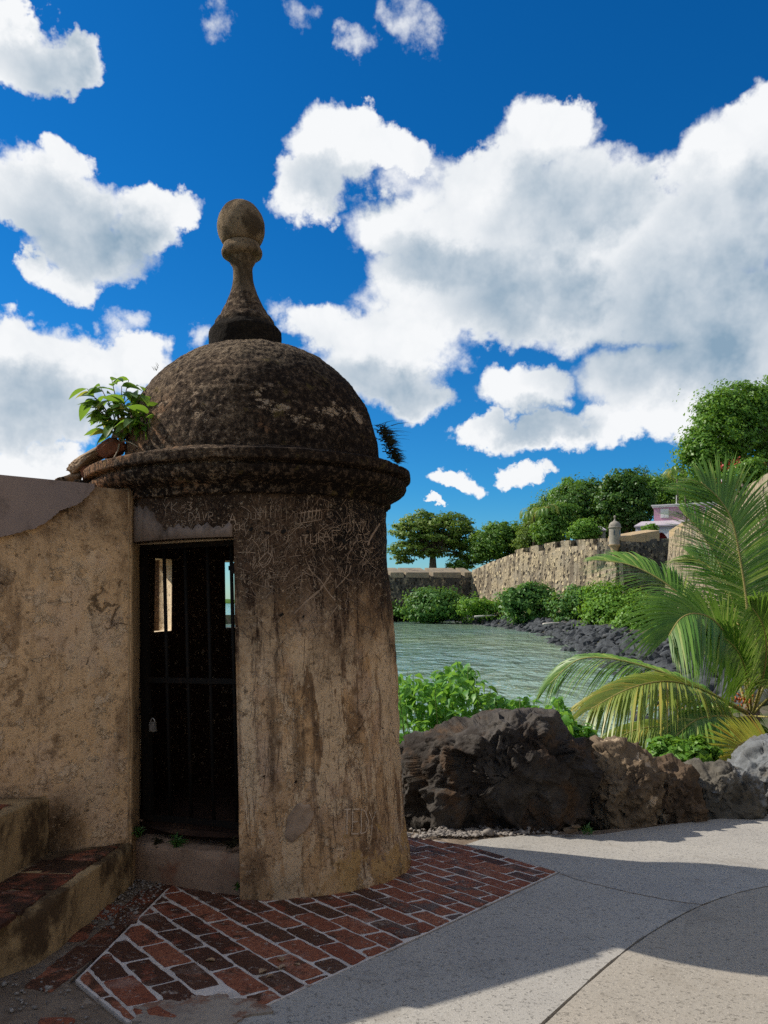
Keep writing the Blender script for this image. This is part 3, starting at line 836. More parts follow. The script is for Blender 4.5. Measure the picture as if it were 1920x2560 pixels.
slabB = right_edge[::-1] + [(-1.2, -0.6), (-6, -2.0), (-6, -12), (10.8, -12), (10.8, 7.4), (9.2, 6.95)]
pb = sheet('pavement', slabB, 0.004, MT['conc2'])
pb['kind'] = 'structure'

ck_ = smooth_line([(1.10, 4.80), (1.22, 4.62), (1.42, 4.42), (1.62, 4.28), (1.76, 4.225)], 6)
ck_ = [(x + random.uniform(-.006, .006), y + random.uniform(-.006, .006)) for x, y in ck_]
cp = offset_line(ck_, 0.0022) + offset_line(ck_, -0.0022)[::-1]
sheet('crack', cp[::-1], 0.0065, MT['dirt'], pa, 0.003)

# brick apron round the sentry box
apron = sheet('brick_paving', E_BRICK, 0.006, MT['mortar'])
apron['kind'] = 'structure'


def clip_poly(sub, region):
    out = sub
    n = len(region)
    for i in range(n):
        (ax, ay), (bx, by) = region[i], region[(i + 1) % n]
        ins = lambda p: (bx - ax) * (p[1] - ay) - (by - ay) * (p[0] - ax) >= -1e-9
        new = []
        for j in range(len(out)):
            p, q = out[j], out[(j + 1) % len(out)]
            ip, iq = ins(p), ins(q)
            if ip:
                new.append(p)
            if ip != iq:
                d1 = (bx - ax) * (p[1] - ay) - (by - ay) * (p[0] - ax)
                d2 = (bx - ax) * (q[1] - ay) - (by - ay) * (q[0] - ax)
                t = d1 / (d1 - d2)
                new.append((p[0] + (q[0] - p[0]) * t, p[1] + (q[1] - p[1]) * t))
        out = new
        if not out:
            return out
    return out


def poly_area(p):
    return 0.5 * sum(p[i][0] * p[(i + 1) % len(p)][1] - p[(i + 1) % len(p)][0] * p[i][1] for i in range(len(p)))


def inset(poly, d):
    n = len(poly)
    cx, cyy = sum(p[0] for p in poly) / n, sum(p[1] for p in poly) / n
    out = []
    for i in range(n):
        a, p, b = poly[i - 1], poly[i], poly[(i + 1) % n]
        e1 = Vector((p[0] - a[0], p[1] - a[1]))
        e2 = Vector((b[0] - p[0], b[1] - p[1]))
        if e1.length < 1e-6 or e2.length < 1e-6:
            out.append(p)
            continue
        e1.normalize()
        e2.normalize()
        n1, n2 = Vector((-e1.y, e1.x)), Vector((-e2.y, e2.x))
        m = n1 + n2
        if m.length < 1e-3:
            m = n1
        m = m / max(0.35, m.dot(n1))
        out.append((p[0] + m.x * d, p[1] + m.y * d))
    return out


def brick_mesh(poly, h, name='brick', rnd=random, surf=gz, crown=0.002):
    """a worn brick: rounded shoulders, corners knocked about; poly is ccw in x, y"""
    # round the corners with an extra vertex each
    pts = []
    n = len(poly)
    for i in range(n):
        a, p, b = Vector(poly[i - 1]), Vector(poly[i]), Vector(poly[(i + 1) % n])
        r = min(0.004 + rnd.random() * 0.007, (a - p).length * 0.3, (b - p).length * 0.3)
        pts.append(p + (a - p).normalized() * r)
        pts.append(p + (b - p).normalized() * r)
    wav = []
    for i, p in enumerate(pts):
        q = pts[(i + 1) % len(pts)]
        wav.append(p)
        k = int((q - p).length / 0.045)
        wav += [p.lerp(q, (j + 1) / (k + 1)) for j in range(k)]
    pts = [(p.x + rnd.gauss(0, .0024), p.y + rnd.gauss(0, .0024)) for p in wav]
    c = (sum(p[0] for p in pts) / len(pts), sum(p[1] for p in pts) / len(pts))
    rings = [(pts, -0.02), (pts, h - 0.003), (inset(pts, 0.0035), h)]
    tx, ty = rnd.uniform(-.012, .012), rnd.uniform(-.012, .012)
    v, f = [], []
    for ring, z in rings:
        for x, y in ring:
            v.append((x, y, surf(x, y) + z + (0 if z < 0 else tx * (x - c[0]) + ty * (y - c[1]))))
    m = len(pts)
    for k in range(2):
        for i in range(m):
            f.append((k * m + i, k * m + (i + 1) % m, (k + 1) * m + (i + 1) % m, (k + 1) * m + i))
    v.append((c[0], c[1], surf(*c) + h + crown))
    for i in range(m):
        f.append((2 * m + i, 2 * m + (i + 1) % m, 3 * m))
    return mesh(name, v, f)


AU = R(-51.5)
U = Vector((math.cos(AU), math.sin(AU)))
W = Vector((-U.y, U.x))
O = Vector((-0.673, 3.451))
PL, PW = 0.276, 0.127
CBODY = Vector((-0.80, 5.0))
PATCH_HOLE = [(-0.80, 2.62), (-0.60, 2.60), (-0.46, 2.72), (-0.50, 2.84), (-0.66, 2.86), (-0.80, 2.78)]
for r in range(-16, 22):
    for c in range(-12, 12):
        off = (r % 2) * 0.5 * PL + 0.012 * math.sin(r * 3.1)
        o = O + U * (c * PL + off) + W * (r * PW)
        jit = lambda: Vector((random.uniform(-.006, .006), random.uniform(-.006, .006)))
        g = 0.0088
        q = [o + U * g + W * g + jit(), o + U * (PL - g) + W * g + jit(), o + U * (PL - g) + W * (PW - g) + jit(), o + U * g + W * (PW - g) + jit()]
        poly = clip_poly([(p.x, p.y) for p in q], inset(E_BRICK, 0.012))
        if len(poly) < 3 or poly_area(poly) < 0.0012:
            continue
        cc = Vector((sum(p[0] for p in poly) / len(poly), sum(p[1] for p in poly) / len(poly)))
        if (cc - CBODY).length < 0.74:
            continue
        if clip_poly([(cc.x - .01, cc.y - .01), (cc.x + .01, cc.y - .01), (cc.x + .01, cc.y + .01), (cc.x - .01, cc.y + .01)], PATCH_HOLE):
            continue
        # drop near-duplicate vertices left by the clipping
        pp = [poly[i] for i in range(len(poly)) if math.hypot(poly[i][0] - poly[i - 1][0], poly[i][1] - poly[i - 1][1]) > 0.006]
        if len(pp) < 3:
            continue
        obj('brick', brick_mesh(pp, 0.010 + random.uniform(-.002, .002)), MT['brick'], apron)

# grey cement smear over the lowest corner of the apron
pv = []
for k in range(90):
    a_ = 2 * PI * k / 90
    rr0 = 0.20 + 0.035 * math.sin(2 * a_ + 0.6) + 0.02 * math.sin(5 * a_) + 0.018 * random.uniform(-1, 1) + 0.012 * math.sin(11 * a_)
    pv.append((-0.655 + math.cos(a_) * rr0, 2.72 + math.sin(a_) * rr0 * 0.72))
obj('cement_patch', mesh('cement_patch', *prism(pv, lambda x, y: gz(x, y) - 0.01, lambda x, y: gz(x, y) + 0.0125)), MT['smear'], apron)

# dirt strip with sunken border bricks between the apron and the steps
strip = sheet('dirt_strip', [(-1.50, 4.45), (-1.50, 2.9), (-1.7, 1.5), (-1.5, 0.6), (-0.98, 1.72), (-0.52, 2.655), (-0.888, 2.610), (-1.21, 2.955), (-1.208, 4.28), (-1.1, 4.45)], 0.002, MT['dirt'])
strip['kind'] = 'structure'
for (bx, by, ln, wd, a) in [(-1.255, 4.02, .26, .11, 88), (-1.245, 3.74, .25, .12, 93), (-1.36, 3.80, .22, .09, 86), (-1.26, 3.47, .26, .115, 89), (-1.375, 3.50, .24, .10, 94),
                            (-1.27, 3.20, .25, .13, 86), (-1.29, 2.97, .20, .12, 82), (-1.23, 4.22, .16, .10, 70), (-0.98, 2.36, .15, .12, 30), (-1.12, 2.62, .12, .09, 12)]:
    a = R(a + random.uniform(-4, 4))
    u, w = Vector((math.cos(a), math.sin(a))) * ln / 2, Vector((-math.sin(a), math.cos(a))) * wd / 2
    c = Vector((bx, by))
    poly = [tuple(c + p + Vector((random.uniform(-.012, .012), random.uniform(-.012, .012)))) for p in (-u - w, u - w, u + w, -u + w)]
    obj('brick', brick_mesh(poly, 0.007, crown=0.005), MT['brick'], strip)

# grit lying in the strip and at the foot of the big boulder
def pebble_field(name, n, where, size, mat, label=None, cat=None):
    allv, allf = [], []
    bm0 = bmesh.new()
    bmesh.ops.create_icosphere(bm0, subdivisions=1, radius=1.0)
    bv = np.array([v.co[:] for v in bm0.verts])
    bf = np.array([[v.index for v in f.verts] for f in bm0.faces])
    bm0.free()
    off = 0
    for i in range(n):
        x, y = where(i)
        s = size * math.exp(random.gauss(0, 0.35))
        q = bv * (1 + 0.95 * (RNG.random((len(bv), 1)) - 0.5)) * np.array([s, s * random.uniform(.6, 1), s * random.uniform(.4, .8)])
        a = random.uniform(0, 2 * PI)
        rot = np.array([[math.cos(a), -math.sin(a), 0], [math.sin(a), math.cos(a), 0], [0, 0, 1]])
        q = q @ rot.T + np.array([x, y, gz(x, y) + s * 0.25 + 0.008])
        allv.append(q)
        allf.append(bf + off)
        off += len(bv)
    o = obj(name, mesh(name, np.concatenate(allv), np.concatenate(allf)), mat, kind='stuff')
    if label:
        tag(o, label, cat)
    return o


def in_quad(pts):
    def f(i):
        while True:
            a, b = random.random(), random.random()
            p = [Vector(q) for q in pts]
            v = (p[0] * (1 - a) + p[1] * a) * (1 - b) + (p[3] * (1 - a) + p[2] * a) * b
            return v.x, v.y
    return f


pebble_field('gravel', 760, lambda i: (random.uniform(0.18, 1.15), 0) if False else (lambda x: (x, 5.72 + 0.27 * (x - 0.2) + abs(random.gauss(0, 0.13)) - 0.04 * random.random() + 0.03 * math.sin(x * 17)))(random.gauss(0.62, 0.27)), 0.0115, MT['gravel'], 'loose pale gravel spilled at the foot of the dark boulder', 'gravel')
pebble_field('gravel', 320, in_quad([(-1.42, 3.55), (-1.22, 3.55), (-1.20, 4.40), (-1.43, 4.42)]), 0.006, MT['gravel'], 'fine grit in the corner between the steps and the door sill', 'gravel')
pebble_field('gravel', 130, in_quad([(-1.5, 2.5), (-0.95, 2.3), (-1.0, 2.72), (-1.42, 3.1)]), 0.006, MT['gravel'], 'fine grit on the worn dirt below the lowest step', 'gravel')

# ================================================================== SENTRY BOX
sentry = thing('sentry_box', 'round weathered stone sentry box with domed roof, finial and barred doorway', 'sentry box', (CBODY.x, CBODY.y, 0), rot=(0, -0.024, 0))


def body_r(z):
    z = np.asarray(z, float)
    return 0.952 - 0.040 * z + 0.018 * np.exp(-np.maximum(z + 0.02, 0) / 0.05)


def body_disp(th, z):
    p = np.stack([np.sin(th) * 0.93, -np.cos(th) * 0.93, z], -1)
    d = 0.013 * fbm(p * 1.6, 3, 1) + 0.006 * fbm(p * 6, 4, 2) + 0.0030 * fbm(p * 22, 3, 3)
    pl = fbm(p * 3.1, 5, 9, 0.6)
    d = d + 0.0045 * np.clip((pl - 0.05) * 9, -1, 1)            # edges of flaked-off plaster
    z = np.asarray(z)
    d = d - 0.012 * np.clip((fbm(p * 4.2, 4, 31) - 0.32) * 10, 0, 1) * np.clip((0.5 - z) / 0.3, 0, 1)
    return d


TH_DOOR = (-68.0, 2.6)
TH_WL, TH_WL_OUT = (-115.5, -98.0), (-117.0, -90.0)
TH_WR = (-177.0, -152.5)
Z_DOOR = (-0.4, 1.945)
Z_WIN = (1.415, 1.905)


def lin_break(lo, hi, marks, step):
    marks = sorted(set([lo, hi] + list(marks)))
    out = []
    for a, b in zip(marks[:-1], marks[1:]):
        n = max(1, int(round((b - a) / step)))
        out += list(np.linspace(a, b, n, endpoint=False))
    return np.array(out + [hi])


ths = lin_break(-180, 180, [*TH_DOOR, *TH_WL, *TH_WR], 1.0)[:-1]
zs = lin_break(-0.32, 2.24, [Z_DOOR[1], *Z_WIN, 0.0], 0.018)
th_out = np.interp(ths, [-180, -150, TH_WL[0], TH_WL[1], -60, 180], [-180, -150, TH_WL_OUT[0], TH_WL_OUT[1], -60, 180])
nth, nz = len(ths), len(zs)
T, Zg = np.meshgrid(np.radians(th_out), zs)
Ro = body_r(Zg) + body_disp(T, Zg)
outer = np.stack([np.sin(T) * Ro, -np.cos(T) * Ro, Zg], -1).reshape(-1, 3)
Ti, Zi = np.meshgrid(np.radians(ths), zs)
Ri = body_r(Zi) - 0.20
inner = np.stack([np.sin(Ti) * Ri, -np.cos(Ti) * Ri, Zi], -1).reshape(-1, 3)
tc = (ths + np.roll(ths, -1)) / 2
tc[-1] = (ths[-1] + 180) / 2
zc = (zs[:-1] + zs[1:]) / 2
TC, ZC = np.meshgrid(tc, zc)
# the door head rises slightly to the right
hole = (TC > TH_DOOR[0]) & (TC < TH_DOOR[1]) & (ZC < Z_DOOR[1])
hole |= (TC > TH_WL[0]) & (TC < TH_WL[1]) & (ZC > Z_WIN[0]) & (ZC < Z_WIN[1])
hole |= (TC > TH_WR[0]) & (TC < TH_WR[1]) & (ZC > Z_WIN[0]) & (ZC < Z_WIN[1])
NO = nz * nth
gf = grid_faces(nz, nth, closed=True)
keep = ~hole.reshape(-1)
faces = [gf[keep], gf[keep][:, ::-1] + NO]
br = []
for i in range(nz - 1):
    for j in range(nth):
        if hole[i, j]:
            j2 = (j + 1) % nth
            a, b_, c_, d_ = i * nth + j, i * nth + j2, (i + 1) * nth + j2, (i + 1) * nth + j
            if not hole[i, (j - 1) % nth]:
                br.append((a, d_, d_ + NO, a + NO))
            if not hole[i, j2]:
                br.append((b_, b_ + NO, c_ + NO, c_))
            if i + 1 < nz - 1 and not hole[i + 1, j]:
                br.append((d_, c_, c_ + NO, d_ + NO))
            if i > 0 and not hole[i - 1, j]:
                br.append((a, a + NO, b_ + NO, b_))
faces.append(np.array(br))
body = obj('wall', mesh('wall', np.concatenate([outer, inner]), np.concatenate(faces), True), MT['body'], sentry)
body['label'] = 'scratched and stained plaster drum'


def lathe(profile, seg, dispf=None, closed_top=False, t0=-PI, t1=PI, fine=0.02):
    pr = [Vector((r, z)) for r, z in profile]
    pts = []
    for a, b in zip(pr[:-1], pr[1:]):
        n = max(1, int((b - a).length / fine))
        for k in range(n):
            pts.append(a.lerp(b, k / n))
    pts.append(pr[-1])
    full = abs(t1 - t0 - 2 * PI) < 1e-6
    th = np.linspace(t0, t1, seg, endpoint=not full)
    r = np.array([p.x for p in pts])[:, None] + 0 * th[None, :]
    z = np.array([p.y for p in pts])[:, None] + 0 * th[None, :]
    tn = np.array([(pts[min(i + 1, len(pts) - 1)] - pts[max(i - 1, 0)]).normalized()[:] for i in range(len(pts))])
    nr, nzv = tn[:, 1][:, None], -tn[:, 0][:, None]
    t = th[None, :] + 0 * r
    p = np.stack([np.sin(t) * r, -np.cos(t) * r, z], -1)
    if dispf is not None:
        d = dispf(p)
        r2, z2 = np.maximum(r + nr * d, 0.0005), z + nzv * d
        p = np.stack([np.sin(t) * r2, -np.cos(t) * r2, z2], -1)
    return p.reshape(-1, 3), grid_faces(len(pts), seg, closed=full)


def smoothprof(pts, per=5):
    out = []
    n = len(pts)
    for i in range(n - 1):
        p0, p1, p2, p3 = [Vector(pts[j]) for j in (max(i - 1, 0), i, i + 1, min(i + 2, n - 1))]
        for k in range(per):
            t = k / per
            out.append(tuple(0.5 * ((2 * p1) + (p2 - p0) * t + (2 * p0 - 5 * p1 + 4 * p2 - p3) * t * t + (3 * p1 - p0 - 3 * p2 + p3) * t ** 3)))
    out.append(tuple(pts[-1]))
    return out


def rough_stone(p):
    return 0.008 * fbm(p * 2.4, 3, 4) + 0.008 * fbm(p * 11, 4, 5) + 0.011 * (ridged(p * 38, 3, 6) - 0.55)


def rough_corn(p):
    chip = np.clip((fbm(p * 5.5, 4, 41) - 0.30) * 6, 0, 1)
    return 0.004 * fbm(p * 3, 3, 14) + 0.004 * fbm(p * 16, 4, 15) - 0.016 * chip * np.clip(fbm(p * 19, 3, 43) + 0.6, 0, 1) + 0.005 * (ridged(p * 44, 2, 8) - 0.5)


corn_prof = [(0.66, 2.20), (0.868, 2.182), (0.894, 2.188), (0.898, 2.228), (0.912, 2.234), (0.918, 2.238), (0.955, 2.250), (0.984, 2.272), (0.999, 2.300), (1.000, 2.322), (0.980, 2.327), (0.978, 2.342), (1.020, 2.346), (1.026, 2.352), (1.026, 2.396), (1.014, 2.404), (0.958, 2.412), (0.900, 2.424), (0.850, 2.442), (0.79, 2.47)]
v, f = lathe(corn_prof, 420, rough_corn, t0=R(-80), t1=R(212), fine=0.008)
cornice = obj('cornice', mesh('cornice', v, f, True), MT['dome'], sentry)
# ragged core behind the broken end of the cornice
v, f = lathe([(0.60, 2.17), (0.86, 2.18), (0.90, 2.24), (0.93, 2.29), (0.90, 2.34), (0.86, 2.40), (0.80, 2.46), (0.66, 2.53)], 90, lambda p: 0.03 * fbm(p * 7, 4, 77) + 0.012 * (ridged(p * 22, 3, 6) - 0.5), t0=R(-150), t1=R(-74), fine=0.014)
obj('cornice_core', mesh('cornice_core', v, f, True), MT['dome'], sentry)

dome_prof = smoothprof([(0.835, 2.47), (0.826, 2.60), (0.800, 2.73), (0.745, 2.88), (0.655, 3.01), (0.53, 3.125), (0.38, 3.21), (0.24, 3.252), (0.10, 3.27), (0.001, 3.272)], 6)
dome_prof = [(r_ * 0.972, 2.42 + (z_ - 2.47) * 1.022) for r_, z_ in dome_prof]
v, f = lathe(dome_prof, 420, rough_stone, fine=0.011)
obj('dome', mesh('dome', v, f, True), MT['dome'], sentry).location = (0.022, 0, 0)

zf = lambda yz: 4.205 - (4.205 - (EYE + (HORY - (480 + yz / 5.265)) / FPX * 5.0)) * 1.045
rf = lambda hw: hw / 5.265 / FPX * 5.0
fin = [(2060, 470), (1990, 472), (1860, 476), (1790, 470), (1765, 452), (1700, 392), (1660, 385), (1600, 345), (1580, 318), (1500, 275), (1400, 220), (1300, 180), (1200, 147), (1100, 130), (1000, 125), (955, 131), (930, 142), (905, 160), (872, 176), (838, 188), (826, 230), (808, 256), (780, 266), (752, 264), (722, 250), (705, 244), (676, 238), (664, 222), (662, 190)]
egg = [(666, 205), (652, 238), (630, 260), (550, 298), (470, 310), (400, 306), (300, 274), (200, 204), (150, 126), (118, 50), (108, 1)]
v, f = lathe([(rf(h), zf(y)) for y, h in fin], 160, lambda p: (0.006 * fbm(p * 8, 4, 21) + 0.006 * (ridged(p * 34, 3, 22) - 0.55)) * np.clip((3.75 - p[..., 2]) / 0.2, 0.25, 1), fine=0.008)
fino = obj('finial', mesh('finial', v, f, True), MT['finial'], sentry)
fino.location = (0.030, 0, 0)
fino.rotation_euler = (0, -0.0155, 0)
v, f = lathe(smoothprof([(rf(h), zf(y)) for y, h in egg], 4), 120, lambda p: 0.003 * fbm(p * 12, 4, 25), fine=0.008)
obj('egg_knob', mesh('egg_knob', v, f, True), MT['finial'], fino)

# chamber floor and door sill
v, f = lathe([(0.001, 0.30), (0.5, 0.30), (0.76, 0.30)], 48)
obj('floor', mesh('floor', v, f), MT['soot_or_shade'], sentry)


def noisy_block(corners_xy, z0, z1, amp=0.01, cuts=14, seed=0, zt=None):
    """prism over a quad, subdivided and roughened"""
    bm = bmesh.new()
    v, f = prism(corners_xy, z0, z1)
    vv = [bm.verts.new(p) for p in v]
    for q in f:
        bm.faces.new([vv[i] for i in q])
    bmesh.ops.bevel(bm, geom=bm.edges[:], offset=0.012, segments=2, affect='EDGES')
    bmesh.ops.triangulate(bm, faces=[x for x in bm.faces if len(x.verts) > 4])
    long = [e for e in bm.edges if e.calc_length() > 0.03]
    for _ in range(3):
        long = [e for e in bm.edges if e.calc_length() > 0.045]
        if not long:
            break
        bmesh.ops.subdivide_edges(bm, edges=long, cuts=2, use_grid_fill=True)
        bmesh.ops.triangulate(bm, faces=[x for x in bm.faces if len(x.verts) > 4])
    bm.normal_update()
    co = np.array([x.co[:] for x in bm.verts])
    nr = np.array([x.normal[:] for x in bm.verts])
    d = amp * (fbm(co * 5, 3, seed) + 0.7 * fbm(co * 17, 4, seed + 5))
    co = co + nr * d[:, None]
    for x, c in zip(bm.verts, co):
        x.co = c
    me = bpy.data.meshes.new('block')
    bm.to_mesh(me)
    bm.free()
    me.polygons.foreach_set('use_smooth', [True] * len(me.polygons))
    return me


obj('door_sill', noisy_block([(-0.67, -0.585), (-0.30, -0.775), (0.06, -0.905), (0.10, -0.60), (-0.55, -0.35)], -0.18, 0.245, 0.010, seed=4), MT['sill'], sentry)
obj('threshold', noisy_block([(-0.66, -0.44), (0.08, -0.70), (0.10, -0.62), (-0.60, -0.36)], 0.20, 0.325, 0.008, seed=8), MT['soot_or_shade'], sentry)
# grey patch of newer render over the door head
pts = []
for th in np.linspace(-40, 2.2, 40):
    for z in (1.948, 2.01 + 0.13 * max(0, min(1, (-24 - th) / 8)) + 0.012 * math.sin(th * 1.7) + 0.01 * math.sin(th * 0.61)):
        t = R(th)
        r = float(body_r(z)) + 0.010
        pts.append((math.sin(t) * r, -math.cos(t) * r, z))
fcs = [(2 * i, 2 * i + 2, 2 * i + 3, 2 * i + 1) for i in range(39)]
pm = mesh('lintel_patch', pts, fcs, True)
po = obj('lintel_patch', pm, MT['patchb'], sentry)
sm = po.modifiers.new('thick', 'SOLIDIFY')
sm.thickness = 0.02
sm.offset = -1

# ---- iron gate in the doorway
gate = thing('gate', '', '', group=None)
for kx in ('label', 'category'):
    del gate[kx]
gate.parent = sentry
gate['label'] = 'barred black iron gate in the doorway'
GA, GB = Vector((-0.60, -0.47)), Vector((0.07, -0.72))       # gate line in plan (local)


def gate_pt(t, z, o=0.0):
    d = (GB - GA)
    n = Vector((d.y, -d.x)).normalized()
    p = GA + d * t + n * o
    return Vector((p.x, p.y, z))


def local_gate_t(px, py, z):
    # parameter along the gate line whose projection falls on photo column px
    best = (9, 0)
    for i in range(401):
        t = -0.1 + 1.2 * i / 400
        q = gate_pt(t, z)
        wx, wy = CBODY.x + q.x - 0.024 * z, CBODY.y + q.y
        e = abs(960 + wx / wy * FPX - px)
        if e < best[0]:
            best = (e, t)
    return best[1]


def bar_box(name, t, w, z0, z1, depth=0.014, o=0.0, parent=gate, mat=None):
    a = gate_pt(t, 0, o)
    d = (GB - GA).normalized()
    n = Vector((d.y, -d.x))
    c = [a.xy + d * sx * w / 2 + n * sy * depth / 2 for sx, sy in ((-1, -1), (-1, 1), (1, 1), (1, -1))]
    return obj(name, mesh(name, *prism([tuple(x) for x in c][::-1], z0, z1)), mat or MT['iron'], parent)


t_first = local_gate_t(363, 1700, 1.2)
bar_box('stile', t_first, 0.055, 0.33, 1.935, 0.03)
for px in (417, 470, 526, 585):
    t = local_gate_t(px, 1700, 1.2)
    v, f = tube_mesh([gate_pt(t, 0.33), gate_pt(t, 1.15), gate_pt(t, 1.96)], 0.0105, 8)
    obj('bar', mesh('bar', v, f, True), MT['iron'], gate)
for z, h in ((1.155, 0.030), (0.352, 0.035), (1.93, 0.03)):
    a, b = gate_pt(-0.06, z), gate_pt(1.02, z)
    d = (b - a).normalized()
    n = Vector((d.y, -d.x, 0))
    quad = [a.xy + n.xy * 0.010, b.xy + n.xy * 0.010, b.xy + n.xy * 0.019, a.xy + n.xy * 0.019]
    obj('rail', mesh('rail', *prism([tuple(x) for x in quad], z - h / 2, z + h / 2)), MT['iron'], gate)
tl = local_gate_t(391, 1820, 0.95)
lock = bar_box('padlock', tl, 0.036, 0.86, 0.915, 0.02, 0.035, gate, MT['brass'])
sh_v, sh_f = tube_mesh([gate_pt(tl, 0.91, 0.035) + Vector((math.cos(a) * 0.013, 0, math.sin(a) * 0.026)) for a in np.linspace(0, PI, 9)], 0.004, 6)
obj('shackle', mesh('shackle', sh_v, sh_f, True), MT['brass'], gate)
bar_box('hasp', local_gate_t(381, 1790, 0.97), 0.02, 0.955, 0.99, 0.02, 0.02)
th_ = local_gate_t(588, 1430, 1.79)
bar_box('hinge', th_, 0.05, 1.775, 1.80, 0.02, 0.02)
bar_box('hinge', th_ + 0.01, 0.022, 1.755, 1.815, 0.022, 0.03)

# ---- scratched graffiti: thin bright grooves following the drum
def body_hit(px, py):
    dx, dz = (px - 960) / FPX, (HORY - py) / FPX
    lo, hi = 3.2, 4.98

    def inside(d):
        z = EYE + dz * d
        x = dx * d - CBODY.x + 0.024 * z
        y = d - CBODY.y
        return math.hypot(x, y) - float(body_r(z))
    n = 60
    prev = lo
    for i in range(1, n + 1):
        d = lo + (hi - lo) * i / n
        if inside(d) < 0:
            a, b = prev, d
            for _ in range(20):
                m = (a + b) / 2
                if inside(m) < 0:
                    b = m
                else:
                    a = m
            z = EYE + dz * b
            x = dx * b - CBODY.x + 0.024 * z
            return math.atan2(x, -(b - CBODY.y)), z
        prev = d
    return None


GLYPH = {'T': [[(0, 1), (1, 1)], [(.5, 1), (.5, 0)]], 'E': [[(1, 1), (0, 1), (0, 0), (1, 0)], [(0, .5), (.8, .5)]], 'D': [[(0, 0), (0, 1), (.6, .9), (1, .5), (.6, .08), (0, 0)]],
         'Y': [[(0, 1), (.45, .5), (1, 1)], [(.45, .5), (.3, -.35)]], 'W': [[(0, 1), (.25, 0), (.5, .7), (.75, 0), (1, 1)]], 'K': [[(0, 0), (0, 1)], [(.9, 1), (0, .45), (1, 0)]],
         '3': [[(0, 1), (1, .9), (.4, .55), (1, .25), (.5, 0), (0, .1)]], 'A': [[(0, 0), (.5, 1), (1, 0)], [(.2, .4), (.8, .4)]], 'V': [[(0, 1), (.5, 0), (1, 1)]],
         'R': [[(0, 0), (0, 1), (.8, .85), (.7, .5), (0, .5), (.9, 0)]], 'C': [[(1, .9), (.4, 1), (0, .5), (.4, 0), (1, .1)]], 'O': [[(.5, 1), (0, .5), (.5, 0), (1, .5), (.5, 1)]],
         'G': [[(1, .9), (.3, 1), (0, .5), (.4, 0), (1, .2), (1, .5), (.6, .5)]], 'S': [[(1, .9), (.3, 1), (.1, .7), (.9, .35), (.6, 0), (0, .1)]], 'J': [[(.7, 1), (.7, .2), (.3, 0), (0, .25)]],
         'N': [[(0, 0), (0, 1), (1, 0), (1, 1)]], 'F': [[(0, 0), (0, 1), (1, 1)], [(0, .55), (.7, .55)]], 'H': [[(0, 0), (0, 1)], [(1, 0), (1, 1)], [(0, .5), (1, .5)]], 'U': [[(0, 1), (0, .1), (.5, 0), (1, .1), (1, 1)]],
         'I': [[(.5, 0), (.5, 1)]], 'M': [[(0, 0), (0, 1), (.5, .4), (1, 1), (1, 0)]], '+': [[(.5, 0), (.5, 1)], [(0, .5), (1, .5)]]}
strokes = []       # (list of photo points, width in metres)


def text_px(txt, x, y, w, h, wid=0.004, slant=0.0):
    """x, y: lower-left photo pixel of the first letter"""
    for i, ch in enumerate(txt):
        for s in GLYPH.get(ch, []):
            strokes.append(([(x + (i * 1.28 + a + slant * b) * w, y - b * h) for a, b in s], wid))


text_px('TED', 860, 2092, 17, 62, 0.0085)
text_px('Y', 922, 2080, 16, 44, 0.0075)
N_NAME = len(strokes)
text_px('YK', 408, 1278, 16, 26, 0.005)
text_px('3', 468, 1272, 12, 20, 0.005)
text_px('DAVR', 470, 1300, 13, 22, 0.005, 0.2)
text_px('CRV', 440, 1316, 12, 18, 0.004)
text_px('A', 572, 1310, 18, 26, 0.006)
text_px('ROCK', 556, 1326, 11, 16, 0.004)
text_px('A', 632, 1696, 14, 20, 0.005)
text_px('JNN', 862, 1338, 17, 34, 0.005)
text_px('GS', 888, 1362, 15, 20, 0.004)
text_px('F', 924, 1400, 14, 22, 0.005)
text_px('JUST', 612, 1300, 12, 18, 0.004)
text_px('MIM', 650, 1296, 15, 30, 0.005)
# a tall boxed row of strokes and a large crossed mark
for i in range(7):
    strokes.append(([(742 + i * 9, 1312 - i * 1.5), (745 + i * 9, 1284 - i * 1.5)], 0.005))
strokes.append(([(738, 1314), (738, 1288), (803, 1280), (803, 1304), (738, 1314)], 0.005))
strokes.append(([(752, 1345), (752, 1372)], 0.006))
for i, ch in enumerate('TUR'):
    text_px(ch, 756 + i * 20, 1368 - i * 3, 15, 26, 0.006)
text_px('AF', 806, 1358, 18, 26, 0.006)
strokes.append(([(826, 1440), (800, 1480), (762, 1512), (735, 1538)], 0.011))
strokes.append(([(772, 1425), (800, 1455), (818, 1482), (836, 1506)], 0.009))
strokes.append(([(765, 1402), (782, 1440), (790, 1470)], 0.006))
strokes.append(([(655, 1395), (668, 1382), (680, 1392), (672, 1410), (658, 1422), (646, 1405), (655, 1395)], 0.005))
strokes.append(([(842, 1520), (815, 1560), (790, 1575)], 0.006))
strokes.append(([(838, 1452), (838, 1476), (872, 1440), (876, 1420)], 0.006))
text_px('W', 842, 1446, 24, 26, 0.006)
